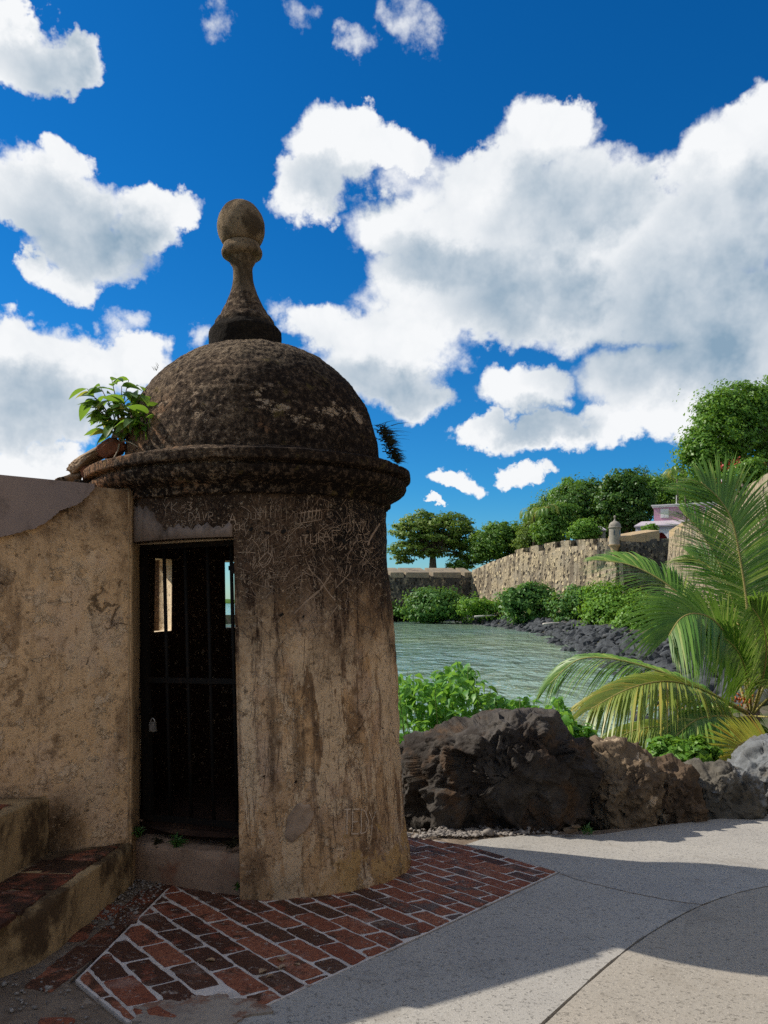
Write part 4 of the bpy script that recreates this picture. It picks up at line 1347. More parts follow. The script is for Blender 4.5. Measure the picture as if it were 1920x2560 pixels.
# pale broken scar at the upper right of the drum and an oval flake near the foot
strokes.append(([(951, 1318), (938, 1336), (928, 1352), (917, 1370)], 0.018))
N_LETTERS = len(strokes)
rs = random.Random(11)
for i in range(900):
    x = rs.uniform(610, 960)
    y = 1260 + 400 * min(1, abs(rs.gauss(0.42, 0.24)))
    if y > 1620 and rs.random() < 0.6:
        continue
    L_ = rs.choice([rs.uniform(8, 24), rs.uniform(20, 60)])
    a = rs.choice([rs.gauss(PI / 2, 0.25), rs.gauss(0.75, 0.3), rs.gauss(2.3, 0.3), rs.uniform(0, PI)])
    n = rs.choice([2, 2, 3, 4])
    pt = [(x, y)]
    for k in range(n):
        pt.append((pt[-1][0] + math.cos(a) * L_ / n, pt[-1][1] - math.sin(a) * L_ / n))
        a += rs.gauss(0, 0.22)
    strokes.append((pt, rs.choice([0.0018, 0.0024, 0.003, 0.0038])))
for i in range(120):          # small illegible marks over the door head
    x, y = rs.uniform(400, 600), rs.uniform(1262, 1345)
    a = rs.uniform(0, PI)
    strokes.append(([(x, y), (x + math.cos(a) * rs.uniform(5, 14), y - math.sin(a) * rs.uniform(5, 14))], rs.uniform(0.0015, 0.003)))
for i in range(130):          # long faint vertical scrapes lower down
    x, y = rs.uniform(612, 985), rs.uniform(1560, 2050)
    strokes.append(([(x, y), (x + rs.uniform(-5, 5), y + rs.uniform(15, 60)), (x + rs.uniform(-8, 8), y + rs.uniform(60, 80))], rs.uniform(0.0012, 0.0026)))
def stroke_mesh(name, sel, mat, lift):
    sv, sf = [], []
    for pts, wid in sel:
        hits = []
        for (x0, y0), (x1, y1) in zip(pts[:-1], pts[1:]):
            n = max(2, int(math.hypot(x1 - x0, y1 - y0) / 7))
            for k in range(n + (1 if (x1, y1) == pts[-1] else 0)):
                h = body_hit(x0 + (x1 - x0) * k / n, y0 + (y1 - y0) * k / n)
                if h and not (R(TH_DOOR[0]) < h[0] < R(TH_DOOR[1]) and h[1] < Z_DOOR[1] + 0.01) and h[1] < 2.18:
                    hits.append(h)
        if len(hits) < 2:
            continue
        st = len(sv)
        for i, (th, z) in enumerate(hits):
            a, b = hits[max(i - 1, 0)], hits[min(i + 1, len(hits) - 1)]
            dx, dz = (b[0] - a[0]) * 0.92, b[1] - a[1]
            l = math.hypot(dx, dz) or 1
            w = wid / 2 * (0.45 + 0.7 * abs(math.sin(i * 1.9 + st)))
            for s_ in (-1, 1):
                sv.append((th - s_ * dz / l * w / 0.92, z + s_ * dx / l * w))
            if i:
                k = st + 2 * i
                sf.append((k - 2, k - 1, k + 1, k))
    sv = np.array(sv)
    rr = body_r(sv[:, 1]) + body_disp(sv[:, 0], sv[:, 1]) + lift
    gv = np.stack([np.sin(sv[:, 0]) * rr, -np.cos(sv[:, 0]) * rr, sv[:, 1]], -1)
    return obj(name, mesh(name, gv, np.array(sf)), mat, sentry, kind='stuff')


letters = strokes[:N_LETTERS]
rest = strokes[N_LETTERS:]
stroke_mesh('carved_name', letters[:N_NAME], MT['scratch3'], 0.004)
stroke_mesh('graffiti', letters[N_NAME:] + rest[::3], MT['scratch'], 0.0026)
stroke_mesh('scratches', rest[1::3] + rest[2::3], MT['scratch2'], 0.0019)

# oval flake where old plaster has come away near the foot
oc = body_hit(748, 2058)
pts, fcs = [], []
rings = 8
for r_ in range(rings + 1):
    for k in range(40):
        a = 2 * PI * k / 40
        rad = r_ / rings * (1 + 0.10 * math.sin(3 * a + 1) + 0.05 * math.sin(7 * a))
        ex, ez = math.cos(a) * 0.078 * rad, math.sin(a) * 0.105 * rad
        th, z = oc[0] + (ex + 0.35 * ez) / 0.93, oc[1] + ez
        rr_ = float(body_r(z)) + float(body_disp(np.array([th]), np.array([z]))[0]) + (0.008 if r_ < rings else -0.01)
        pts.append((math.sin(th) * rr_, -math.cos(th) * rr_, z))
fcs = [(r_ * 40 + k, r_ * 40 + (k + 1) % 40, (r_ + 1) * 40 + (k + 1) % 40, (r_ + 1) * 40 + k) for r_ in range(rings) for k in range(40)]
obj('plaster_flake', mesh('plaster_flake', pts, fcs, True), MT['scratch'], sentry)

# dark wasp holes in a row above the door and along the drum
for px, py, s in [(508, 1336, 5), (535, 1334, 6), (628, 1324, 6), (668, 1334, 6), (710, 1332, 7), (770, 1334, 5), (858, 1360, 9), (786, 1374, 5), (704, 1540, 6), (760, 1545, 4), (660, 1943, 3), (740, 1958, 4)]:
    h = body_hit(px, py)
    if not h:
        continue
    pts = []
    for k in range(10):
        a = 2 * PI * k / 10
        rad = s * 0.0021 * (1 + 0.35 * math.sin(2 * a + px))
        th, z = h[0] + math.cos(a) * rad / 0.93, h[1] + math.sin(a) * rad * 0.8
        rr_ = float(body_r(z)) + float(body_disp(np.array([th]), np.array([z]))[0]) + 0.0035
        pts.append((math.sin(th) * rr_, -math.cos(th) * rr_, z))
    obj('pit', mesh('pit', pts, [tuple(range(10))[::-1]]), MT['iron'], sentry)


# ---- broken masonry where the cornice has fallen away
def rock_mesh(name, dims, seed, sub=4, amp=0.22, freq=1.6, facets=7, fine=0.05, boxy=False, hard=None):
    bm = bmesh.new()
    bmesh.ops.create_icosphere(bm, subdivisions=sub, radius=1.0)
    co = np.array([v.co[:] for v in bm.verts])
    if boxy:
        co = np.sign(co) * np.abs(co) ** 0.5
        co /= np.abs(co).max()
    rg = np.random.default_rng(seed)
    for _ in range(facets):
        n = rg.normal(size=3)
        n /= np.linalg.norm(n)
        lim = rg.uniform(*(hard or (0.62, 0.88)))
        d = co @ n
        co = co - np.outer(np.maximum(d - lim, 0), n) * (1.0 if hard else 0.92)
    nr = co / np.linalg.norm(co, axis=1)[:, None]
    co = co + nr * (amp * fbm(co * freq + seed * 3.3, 4, seed) + fine * (ridged(co * freq * 4 + seed, 3, seed + 3) - 0.5))[:, None]
    co = co * np.array(dims)
    for v, c in zip(bm.verts, co):
        v.co = c
    me = bpy.data.meshes.new(name)
    bm.to_mesh(me)
    bm.free()
    me.polygons.foreach_set('use_smooth', [True] * len(me.polygons))
    return me


MT['scar'] = mat_rough('broken_ochre_masonry', (0.34, 0.235, 0.145), (0.22, 0.15, 0.095), 7.0, (0.10, 0.07, 0.05), 0.02, 0.8)
MT['scarr'] = mat_rough('broken_red_masonry', (0.27, 0.105, 0.055), (0.18, 0.075, 0.045), 7.0, (0.09, 0.06, 0.045), 0.02, 0.8)
inv = sentry_m = Matrix.Translation((CBODY.x, CBODY.y, 0)) @ Matrix.Rotation(-0.024, 4, 'Y')
invm = inv.inverted()
for (px, py, d, dims, rot, mt, sd_) in [(232, 1140, 4.66, (0.155, 0.10, 0.040), (0.1, -0.62, 0.3), 'scar', 2), (175, 1205, 4.62, (0.085, 0.06, 0.035), (0, -0.30, 0.1), 'scar', 5),
                                        (160, 1210, 4.58, (0.030, 0.04, 0.035), (0, -0.3, 0), 'dome', 9), (222, 1187, 4.60, (0.055, 0.05, 0.045), (0.4, 0.2, 0.3), 'scarr', 7),
                                        (205, 1208, 4.55, (0.045, 0.05, 0.020), (0, 0, 0.6), 'dome', 13), (258, 1198, 4.60, (0.090, 0.10, 0.06), (0.1, 0.1, 0.2), 'dome', 15), (285, 1122, 4.68, (0.09, 0.09, 0.06), (0.2, -0.5, 0), 'scarr', 17)]:
    o = obj('broken_stone', rock_mesh('broken_stone', dims, sd_, 5, 0.16, 2.4, 6, 0.22, True), MT[mt], sentry)
    o.location = invm @ P(px, py, d)
    o.rotation_euler = rot

# ================================================================== PARAPET WALL
WA = Vector((-1.408, 4.285))
WD = Vector((-math.cos(R(40)), -math.sin(R(40))))
WN = Vector((-WD.y, WD.x))
if WN.y > 0:
    WN = -WN
pw = thing('parapet_wall', 'plastered parapet wall stained brown, joining the sentry box beside its doorway', 'wall', (WA.x, WA.y, 0))
ss = np.linspace(0, 4.2, 300)
zz = np.linspace(-0.25, 2.222, 150)
S_, Z_ = np.meshgrid(ss, zz)
wp = np.stack([S_ * WD.x, S_ * WD.y, Z_], -1)
dd = 0.016 * fbm(wp * 1.3, 3, 51) + 0.006 * fbm(wp * 6, 4, 52) + 0.003 * fbm(wp * 22, 3, 53) + 0.004 * np.clip((fbm(wp * 2.6, 5, 54, 0.6) - 0.1) * 8, -1, 1)
dd = dd * np.clip(S_ / 0.05, 0.2, 1)
wp[..., 0] += WN.x * dd
wp[..., 1] += WN.y * dd
wp[..., 2] += 0.006 * fbm(np.stack([S_ * 4, S_ * 0, S_ * 0], -1), 3, 58) * np.clip((Z_ - 2.1) / 0.12, 0, 1)
nf = len(wp.reshape(-1, 3))
fr = grid_faces(len(zz), len(ss), flip=True)
back = wp[-1].copy()
back[:, 0] -= WN.x * 0.46
back[:, 1] -= WN.y * 0.46
backb = back.copy()
backb[:, 2] = -0.25
allv = np.concatenate([wp.reshape(-1, 3), back, backb])
m_ = len(ss)
t0 = (len(zz) - 1) * m_
tops = np.array([(t0 + i, nf + i, nf + i + 1, t0 + i + 1) for i in range(m_ - 1)])
bks = np.array([(nf + i, nf + m_ + i, nf + m_ + i + 1, nf + i + 1) for i in range(m_ - 1)])
obj('face', mesh('face', allv, np.concatenate([fr, tops, bks]), True), MT['wallp'], pw)
# squared end of the wall that forms the door jamb
jv = [(-1.428, 4.268), (-1.402, 4.272), (-1.432, 4.52), (-1.75, 4.60), (-1.75, 4.35)]
jo = obj('jamb', noisy_block([(x - WA.x, y - WA.y) for x, y in jv], -0.15, 2.226, 0.006, seed=23), MT['ochre'], pw)


def wall_pt(px, py, out=0.0):
    dx, dz = (px - 960) / FPX, (HORY - py) / FPX
    # ray meets the wall plane through WA
    d = WN.dot(WA) / (WN.x * dx + WN.y)
    return Vector((dx * d + WN.x * out - WA.x, d + WN.y * out - WA.y, EYE + dz * d))


edge = [(0, 1342), (40, 1334), (75, 1324), (105, 1310), (130, 1292), (150, 1275), (175, 1268), (200, 1255), (218, 1238), (232, 1222)]
ed2 = []
for (a, b), (c, d_) in zip(edge[:-1], edge[1:]):
    for k in range(5):
        t = k / 5
        ed2.append((a + (c - a) * t + random.uniform(-2, 2), b + (d_ - b) * t + random.uniform(-2, 2)))
ed2.append(edge[-1])
ed2 = [(-300, 1372)] + ed2
pv, pf = [], []
n = len(ed2)
for out in (0.026, -0.03):
    for x, y in ed2:
        pv.append(wall_pt(x, y, out))
    for x, y in ed2:
        q = wall_pt(x, y, out)
        pv.append(Vector((q.x, q.y, 2.232)))
for i in range(n - 1):
    pf.append((i, i + 1, n + i + 1, n + i))
    pf.append((2 * n + i, i + 0, i + 1, 2 * n + i + 1)[::-1])
    pf.append((n + i, n + i + 1, 3 * n + i + 1, 3 * n + i))
obj('plaster_patch', mesh('plaster_patch', pv, pf), MT['patch'], pw)['label'] = 'smooth lilac grey patch of plaster'  # greyer sheet, curved along its lower edge
# scratched letter on the wall
wv, wf = [], []
for s in GLYPH['W']:
    for (a, b), (c, d_) in zip(s[:-1], s[1:]):
        p, q = (270 + a * 26, 1572 - b * 30), (270 + c * 26, 1572 - d_ * 30)
        l = math.hypot(q[0] - p[0], q[1] - p[1])
        nx, ny = -(q[1] - p[1]) / l * 1.1, (q[0] - p[0]) / l * 1.1
        k = len(wv)
        wv += [wall_pt(p[0] + nx, p[1] + ny, 0.014), wall_pt(q[0] + nx, q[1] + ny, 0.014), wall_pt(q[0] - nx, q[1] - ny, 0.014), wall_pt(p[0] - nx, p[1] - ny, 0.014)]
        wf.append((k, k + 1, k + 2, k + 3))
obj('scratched_letter', mesh('scratched_letter', wv, wf), MT['scratch'], pw)

# ================================================================== STEPS
steps = thing('stone_steps', 'low plastered steps with red tile treads climbing along the parapet wall', 'steps', (-1.7, 3.2, 0))


def step_block(name, outline, h, seed):
    me = noisy_block([(x, y) for x, y in outline], lambda x, y: gz(x, y) - 0.12, lambda x, y: gz(x, y) + h, 0.011, seed=seed)
    o = obj(name, me, MT['stepp'], steps)
    o.location = (1.7, -3.2, 0)
    return o


s1 = [(-1.40, 4.30), (-2.9, 3.05), (-2.9, 2.2), (-1.95, 2.28), (-1.62, 2.66), (-1.485, 2.96), (-1.415, 3.10), (-1.388, 3.335), (-1.392, 3.8)]
s2 = [(-1.74, 4.02), (-3.0, 2.95), (-3.0, 2.0), (-2.0, 2.3), (-1.76, 2.75), (-1.71, 3.1), (-1.705, 3.45), (-1.735, 3.8)]
s3 = [(-2.06, 3.74), (-3.1, 2.85), (-3.1, 2.0), (-2.3, 2.3), (-2.1, 2.7), (-2.05, 3.2)]
step_block('step', s1, 0.238, 61)
step_block('step', s2, 0.535, 62)
step_block('step', s3, 0.82, 63)
for (x0, x1, h, ys) in [(-1.70, -1.435, 0.246, [2.75, 3.02, 3.31, 3.58, 3.83, 4.02]), (-2.04, -1.765, 0.543, [2.75, 3.02, 3.30, 3.52, 3.70])]:
    for ya, yb in zip(ys[:-1], ys[1:]):
        w = 0.012
        sk = random.uniform(-.02, .02)
        poly = [(x0, ya + w), (x1 + random.uniform(-.015, .01), ya + w + sk), (x1 + random.uniform(-.015, .01), yb - w + sk), (x0, yb - w)]
        if x0 > -1.9 and yb > 4.0:
            poly = [(-1.66, ya + w), (x1, ya + w), (x1, 4.16), (-1.50, 4.15)]
        o = obj('tread_tile', brick_mesh(poly, 0.0, surf=lambda x, y, h=h: gz(x, y) + h, crown=0.004), MT['tile'], steps)
        o.location = (1.7, -3.2, 0)

# ================================================================== BOULDERS AT THE EDGE OF THE PAVEMENT
def outline_boulder(name, outline, d, half, mat, label, seed, amp=1.0, grp=None, planes=()):
    """front outline in photo pixels at depth d, real depth of 2*half metres, then broken up by facets and noise"""
    pts = [P(x, y, d) for x, y in outline]
    c = sum(pts, Vector()) / len(pts)
    pol = sorted([(math.atan2(p.z - c.z, p.x - c.x), math.hypot(p.x - c.x, p.z - c.z)) for p in pts])
    a_ = np.array([q[0] for q in pol])
    r_ = np.array([q[1] for q in pol])
    na, nb = 320, 170
    A, B = np.meshgrid(np.linspace(-PI, PI, na, endpoint=False), np.linspace(0.0001, PI - 0.0001, nb))
    Rr = np.interp(A, np.concatenate([a_ - 2 * PI, a_, a_ + 2 * PI]), np.tile(r_, 3))
    sb, cb = np.sin(B), np.cos(B)
    e = 0.62
    sb = np.abs(sb) ** e
    cb = np.sign(cb) * np.abs(cb) ** e
    X = Rr * sb * np.cos(A)
    Z = Rr * sb * np.sin(A)
    Y = -cb * half * (1 + 0.12 * np.cos(A * 2 + seed))
    co = np.stack([X, Y, Z], -1)
    rg = np.random.default_rng(seed)
    sc = np.array([r_.mean(), half, r_.mean()])
    for n, fr_ in planes:                                     # the big split faces
        n = np.array(n, float)
        n /= np.linalg.norm(n)
        dd_ = co @ n
        co = co - np.maximum(dd_ - fr_ * dd_.max(), 0)[..., None] * n
    for i in range(46):                                       # break the mass into flat facets
        n = rg.normal(size=3) * np.array([1, 1.2, 1])
        n /= np.linalg.norm(n)
        sup = (co @ n).max()
        lim = rg.uniform(0.80, 0.97) * sup
        if abs(n[1]) < 0.45:
            lim = rg.uniform(0.93, 0.99) * sup                # keep the traced outline
        dd_ = co @ n
        co = co - np.maximum(dd_ - lim, 0)[..., None] * n
    nr = co / np.linalg.norm(co / sc, axis=-1)[..., None] / sc
    nr = nr / np.linalg.norm(nr, axis=-1)[..., None]
    def fracture(co, ncell, clampv, tilt, rg):
        flat = co.reshape(-1, 3)
        fn = nr.reshape(-1, 3)
        idx = rg.integers(0, len(flat), ncell)
        S_, K_ = flat[idx], fn[idx] + rg.normal(0, tilt, (ncell, 3))
        K_ /= np.linalg.norm(K_, axis=1)[:, None]
        wq = flat + 0.06 * np.stack([fbm(flat * 5, 3, seed + 70 + j) for j in range(3)], -1)
        best = np.full(len(flat), 1e9)
        who = np.zeros(len(flat), int)
        for j in range(ncell):
            dj = ((wq - S_[j]) ** 2).sum(1)
            m_ = dj < best
            best[m_] = dj[m_]
            who[m_] = j
        t = ((S_[who] - flat) * K_[who]).sum(1) / np.maximum(0.35, (fn * K_[who]).sum(1))
        return (flat + fn * np.clip(t, -clampv, clampv)[:, None]).reshape(co.shape)
    co = fracture(co, 34, 0.085 * amp, 0.30, rg)
    co = fracture(co, 260, 0.028 * amp, 0.35, rg)
    q = co + seed * 1.7
    ledge = ridged(q * 2.3, 4, seed + 1)
    dis = 0.02 * fbm(q * 2.2, 3, seed) + 0.035 * (ledge - 0.62) - 0.035 * np.clip((fbm(q * 4.5, 4, seed + 8) - 0.12) * 5, 0, 1)
    dis = dis + 0.022 * fbm(q * 9, 5, seed + 2, 0.62) + 0.022 * (ridged(q * 17, 4, seed + 3) - 0.55) + 0.010 * fbm(q * 50, 2, seed + 4)
    co = co + nr * (dis * amp)[..., None]
    v = np.concatenate([co.reshape(-1, 3)])
    f = grid_faces(nb, na, closed=True)
    o = obj(name, mesh(name, v, f, False), mat, loc=c + Vector((0, 0, 0)))
    tag(o, label, 'boulder', grp)
    return o


outline_boulder('boulder', [(915, 1925), (960, 1892), (1040, 1858), (1130, 1830), (1195, 1828), (1240, 1806), (1270, 1802), (1300, 1806), (1335, 1800), (1400, 1808), (1445, 1832), (1486, 1872), (1502, 1935), (1500, 2010), (1480, 2075), (1420, 2130), (1200, 2145), (1010, 2130), (910, 2030)], 6.45, 0.50, MT['rock1'], 'large dark volcanic boulder next to the sentry box', 3, 1.0, planes=[((0.06, -1, -0.14), 0.60), ((-0.30, -0.42, 0.86), 0.78), ((0.42, -0.40, 0.80), 0.84), ((-0.85, -0.50, 0.25), 0.80), ((0.75, -0.62, -0.1), 0.80)])
outline_boulder('boulder', [(1440, 1908), (1495, 1874), (1532, 1855), (1572, 1864), (1605, 1880), (1632, 1908), (1642, 1950), (1626, 2020), (1608, 2080), (1560, 2118), (1480, 2118), (1440, 2060), (1432, 1960)], 6.75, 0.42, MT['rock2'], 'tan pitted limestone boulder beside the big dark one', 21, 0.75, planes=[((0.10, -1, -0.05), 0.66), ((0.2, -0.5, 0.85), 0.84)])
outline_boulder('boulder', [(1608, 1960), (1628, 1920), (1660, 1906), (1698, 1910), (1714, 1932), (1724, 1985), (1732, 2035), (1712, 2072), (1662, 2095), (1616, 2088), (1606, 2030)], 6.95, 0.36, MT['rock5'], 'narrow brown upright boulder between the tan and the low grey boulders', 34, 0.7, planes=[((-0.15, -1, 0.0), 0.66), ((0.1, -0.4, 0.9), 0.88)])
outline_boulder('boulder', [(1672, 1958), (1700, 1930), (1760, 1922), (1825, 1930), (1866, 1942), (1892, 1975), (1918, 2015), (1925, 2050), (1870, 2076), (1770, 2090), (1700, 2072), (1676, 2010)], 7.2, 0.36, MT['rock4'], 'long low grey brown boulder with a flat top', 47, 0.7, planes=[((0.10, -1, 0.12), 0.62), ((0.0, -0.35, 0.93), 0.80)])
outline_boulder('boulder', [(1826, 1950), (1852, 1902), (1878, 1872), (1925, 1858), (1990, 1875), (2030, 1940), (2035, 2050), (1960, 2075), (1905, 2040), (1880, 1995)], 7.75, 0.45, MT['rock3'], 'tall pale grey boulder rising behind the long low one', 58, 0.7)

# ================================================================== LEAVES
def leaf_mesh(name, L=1.0, Wd=0.45, fold=0.18, curl=0.25, rows=6, tip=1.6, var=0.5, heart=False):
    v, f = [], []
    for i in range(rows + 1):
        t = i / rows
        w = Wd * math.sin(PI * min(1, t ** (0.62 if heart else 0.85)) * 0.985 + 0.02) ** (0.85)
        z = -curl * t * t
        y = L * t
        v += [(-w / 2, y, z + fold * w), (0, y, z), (w / 2, y, z + fold * w)]
    for i in range(rows):
        k = 3 * i
        f += [(k, k + 1, k + 4, k + 3), (k + 1, k + 2, k + 5, k + 4)]
    me = mesh(name, v, f, True)
    at = me.attributes.new('var', 'FLOAT', 'POINT')
    at.data.foreach_set('value', [var] * len(v))
    return me


def leaf_cloud(name, C, N, size, aspect=0.5, mat=None, parent=None, seed=1, bend=0.25, kind=None):
    """many small leaves as one mesh: each a bent six-sided blade"""
    rg = np.random.default_rng(seed)
    n = len(C)
    N = N / (np.linalg.norm(N, axis=1)[:, None] + 1e-9)
    rnd = rg.normal(size=(n, 3))
    A = np.cross(N, rnd)
    A /= np.linalg.norm(A, axis=1)[:, None] + 1e-9
    B = np.cross(N, A)
    s = (size * np.exp(rg.normal(0, 0.25, n)))[:, None]
    L, Wd = A * s, B * s * aspect
    dn = N * s * bend
    pts = np.stack([C - L * 0.5 - dn * 0.5, C - L * 0.1 + Wd * 0.5, C + L * 0.5 - dn, C - L * 0.1 - Wd * 0.5], 1)
    v = pts.reshape(-1, 3)
    f = np.arange(4 * n).reshape(n, 4)
    me = mesh(name, v, f)
    at = me.attributes.new('var', 'FLOAT', 'POINT')
    at.data.foreach_set('value', np.repeat(rg.random(n), 4).astype(np.float32))
    o = obj(name, me, mat, parent)
    if kind:
        o['kind'] = kind
    return o


def crown_leaves(ells, n, clump, seed, up=0.35, flat=0.62):
    """leaf centres and normals: clumps spread through ellipsoids, denser to the outside"""
    rg = np.random.default_rng(seed)
    vol = np.array([e[3] * e[4] * e[5] for e in ells]) ** 0.67
    per = 46
    nc = max(4, n // per)
    which = rg.choice(len(ells), nc, p=vol / vol.sum())
    Cs, Ns = [], []
    E_ = np.array(ells)[which]
    d = rg.normal(size=(nc, 3))
    d /= np.linalg.norm(d, axis=1)[:, None]
    rad = rg.uniform(0.30, 1.0, nc) ** 0.45
    rad *= 1 + rg.normal(0, 0.11, nc)
    cc = E_[:, :3] + d * E_[:, 3:6] * rad[:, None]
    cr = clump * np.exp(rg.normal(0, 0.38, nc))
    for i in range(nc):
        q = rg.normal(size=(per, 3))
        q /= np.linalg.norm(q, axis=1)[:, None]
        q *= (rg.random((per, 1)) ** 0.5)
        Cs.append(cc[i] + q * cr[i] * np.array([1, 1, flat]))
        Ns.append(q * 0.8 + d[i] * 0.5 + np.array([0, 0, up]) + rg.normal(0, 0.35, (per, 3)))
    return np.concatenate(Cs), np.concatenate(Ns), cc


def tree(name, label, base, ells, n_, leaf, clump, mat, trunk_r, seed, group=None, cat='tree', bark=None, up=0.35, limbs=9, trunk_top=None, flat=0.62):
    n = int(n_ * 1.9)
    leaf = leaf * 0.92
    t = thing(name, label, cat, base, group)
    b = Vector(base)
    E_ = [(e[0] - b.x, e[1] - b.y, e[2] - b.z, e[3], e[4], e[5]) for e in ells]
    C, N, cc = crown_leaves(E_, n, clump, seed, up, flat)
    leaf_cloud('crown', C, N, leaf, 0.6, mat, t, seed)
    cen = np.array([e[:3] for e in E_]).mean(0)
    top = Vector(trunk_top) if trunk_top else Vector((cen[0] * 0.5, cen[1] * 0.5, max(0.6, cen[2] * 0.72)))
    parts = [tube_mesh([(0, 0, -0.6), (top.x * 0.2, top.y * 0.2, top.z * 0.35), tuple(top)], [trunk_r * 1.25, trunk_r, trunk_r * 0.75], 9)]
    rg = random.Random(seed)
    for i in range(limbs):
        q = Vector(cc[rg.randrange(len(cc))])
        mid = top.lerp(q, 0.5) + Vector((0, 0, 0.12 * (q - top).length))
        parts.append(tube_mesh([tuple(top * 0.94), tuple(mid), tuple(q)], [trunk_r * 0.55, trunk_r * 0.3, trunk_r * 0.08], 6))
    v, f = merge(parts)
    obj('trunk', mesh('trunk', v, f, True), bark or MT['bark'], t)
    return t


def pe(px, py, rx, ry, d, dy=0.8):
    p = P(px, py, d)
    k = d / FPX * 1.10
    return (p.x, p.y, p.z, rx * k, rx * k * dy, ry * k)


# ---- fig sapling rooted in the broken cornice
fb = P(303, 1092, 4.66)
fig = thing('fig_sapling', 'leafy green sapling rooted in the broken cornice of the sentry box', 'plant', fb)
fig_leaves = [leaf_mesh('leaf', 1.0, 0.46, 0.16, 0.30 + 0.1 * k, var=0.15 + 0.3 * k) for k in range(3)]
tips = [(212, 985, 4.58), (282, 962, 4.60), (330, 1000, 4.62), (372, 1020, 4.60), (230, 1000, 4.60), (260, 1060, 4.52), (320, 1062, 4.48), (196, 968, 4.60), (228, 962, 4.62), (258, 948, 4.58), (300, 946, 4.64), (345, 962, 4.66), (352, 992, 4.60), (215, 1012, 4.55), (204, 1000, 4.66), (238, 1048, 4.58), (246, 1078, 4.62), (290, 1005, 4.50), (322, 1030, 4.52),
        (362, 1042, 4.56), (388, 1062, 4.58), (340, 1070, 4.50), (276, 1040, 4.50), (310, 980, 4.56), (262, 990, 4.54)]
stems = []
rl = random.Random(3)
for (px, py, d) in tips + [(384, 1048, 4.42), (396, 1070, 4.40), (366, 1066, 4.38), (352, 1030, 4.42), (330, 985, 4.44), (345, 1010, 4.40), (372, 1040, 4.36), (310, 1045, 4.38)]:
    tp = P(px + 22, py + 4, d) - fb
    mid = tp * 0.5 + Vector((rl.uniform(-.02, .02), rl.uniform(-.02, .02), 0.02))
    stems.append(tube_mesh([(0, 0, -0.02), tuple(mid), tuple(tp)], [0.006, 0.004, 0.002], 5))
    for k in range(6):
        s = 0.45 + 0.55 * k / 5
        p = (mid * (2 * (1 - s)) + tp * (2 * s - 1)) if s > 0.5 else mid
        lo = fig_leaves[rl.randrange(3)]
        o = obj('leaf', lo, MT['leaf_fig'], fig)
        out = Vector((tp.x, tp.y * 0.6 - 0.10, 0)).normalized()
        yaw = math.atan2(-out.x, out.y) + rl.uniform(-1.6, 1.6)
        sc = rl.uniform(0.085, 0.125) * (1.2 if k == 5 else 1)
        o.location = p
        o.rotation_euler = (rl.uniform(-0.75, 0.55), rl.uniform(-0.6, 0.6), yaw)
        o.scale = (sc, sc, sc)
v, f = merge(stems)
obj('stem', mesh('stem', v, f, True), MT['bark'], fig)
tr = [tube_mesh([P(300, 1098, 4.62) - fb, P(296, 1125, 4.57) - fb, P(282, 1150, 4.52) - fb, P(284, 1190, 4.40) - fb, P(291, 1222, 4.32) - fb], [0.010, 0.005, 0.004, 0.0035, 0.002], 6),
      tube_mesh([P(306, 1100, 4.62) - fb, P(330, 1108, 4.5) - fb, P(346, 1118, 4.42) - fb], [0.008, 0.004, 0.002], 6),
      tube_mesh([P(331, 1140, 4.2) - fb, P(326, 1156, 4.17) - fb, P(332, 1176, 4.16) - fb], [0.004, 0.003, 0.001], 6),
      tube_mesh([P(296, 1096, 4.62) - fb, P(312, 1070, 4.62) - fb], [0.028, 0.016], 7), tube_mesh([P(286, 1096, 4.64) - fb, P(292, 1068, 4.64) - fb], [0.020, 0.010], 7)]
v, f = merge(tr)
MT['root'] = mat_flat('pale_root', (0.42, 0.33, 0.24), 0.9)
obj('root', mesh('root', v, f, True), MT['root'], fig)


def tuft(name, label, cat, base, n, length, spread, mat, seed, aspect=0.07, droop=0.5, face=(0, 0, 1), group=None, along=None):
    rg = np.random.default_rng(seed)
    v, f, var = [], [], []
    for i in range(n):
        a = rg.uniform(0, 2 * PI)
        d = Vector((math.cos(a) * spread * rg.random(), math.sin(a) * spread * rg.random(), 0)) + Vector(face)
        d.normalize()
        L = length * rg.uniform(0.4, 1.1)
        s = d.cross(Vector((0.3, 0.8, 0.2)))
        s.normalize()
        r0 = Vector(rg.normal(0, length * 0.16, 3))
        if along:
            r0 += Vector(along) * rg.uniform(-0.5, 0.5)
        w = L * aspect
        for k in range(4):
            t = k / 3
            p = r0 + d * L * t + Vector((0, 0, -droop * L * t * t))
            ww = w * (1 - t * 0.9)
            v += [tuple(p - s * ww), tuple(p + s * ww)]
            var += [0.3 + 0.4 * (i % 5) / 5] * 2
        k = 8 * i
        f += [(k + 2 * j, k + 2 * j + 1, k + 2 * j + 3, k + 2 * j + 2) for j in range(3)]
    me = mesh(name, v, f)
    at = me.attributes.new('var', 'FLOAT', 'POINT')
    at.data.foreach_set('value', var)
    o = obj(name, me, mat, loc=base)
    tag(o, label, cat, group)
    return o


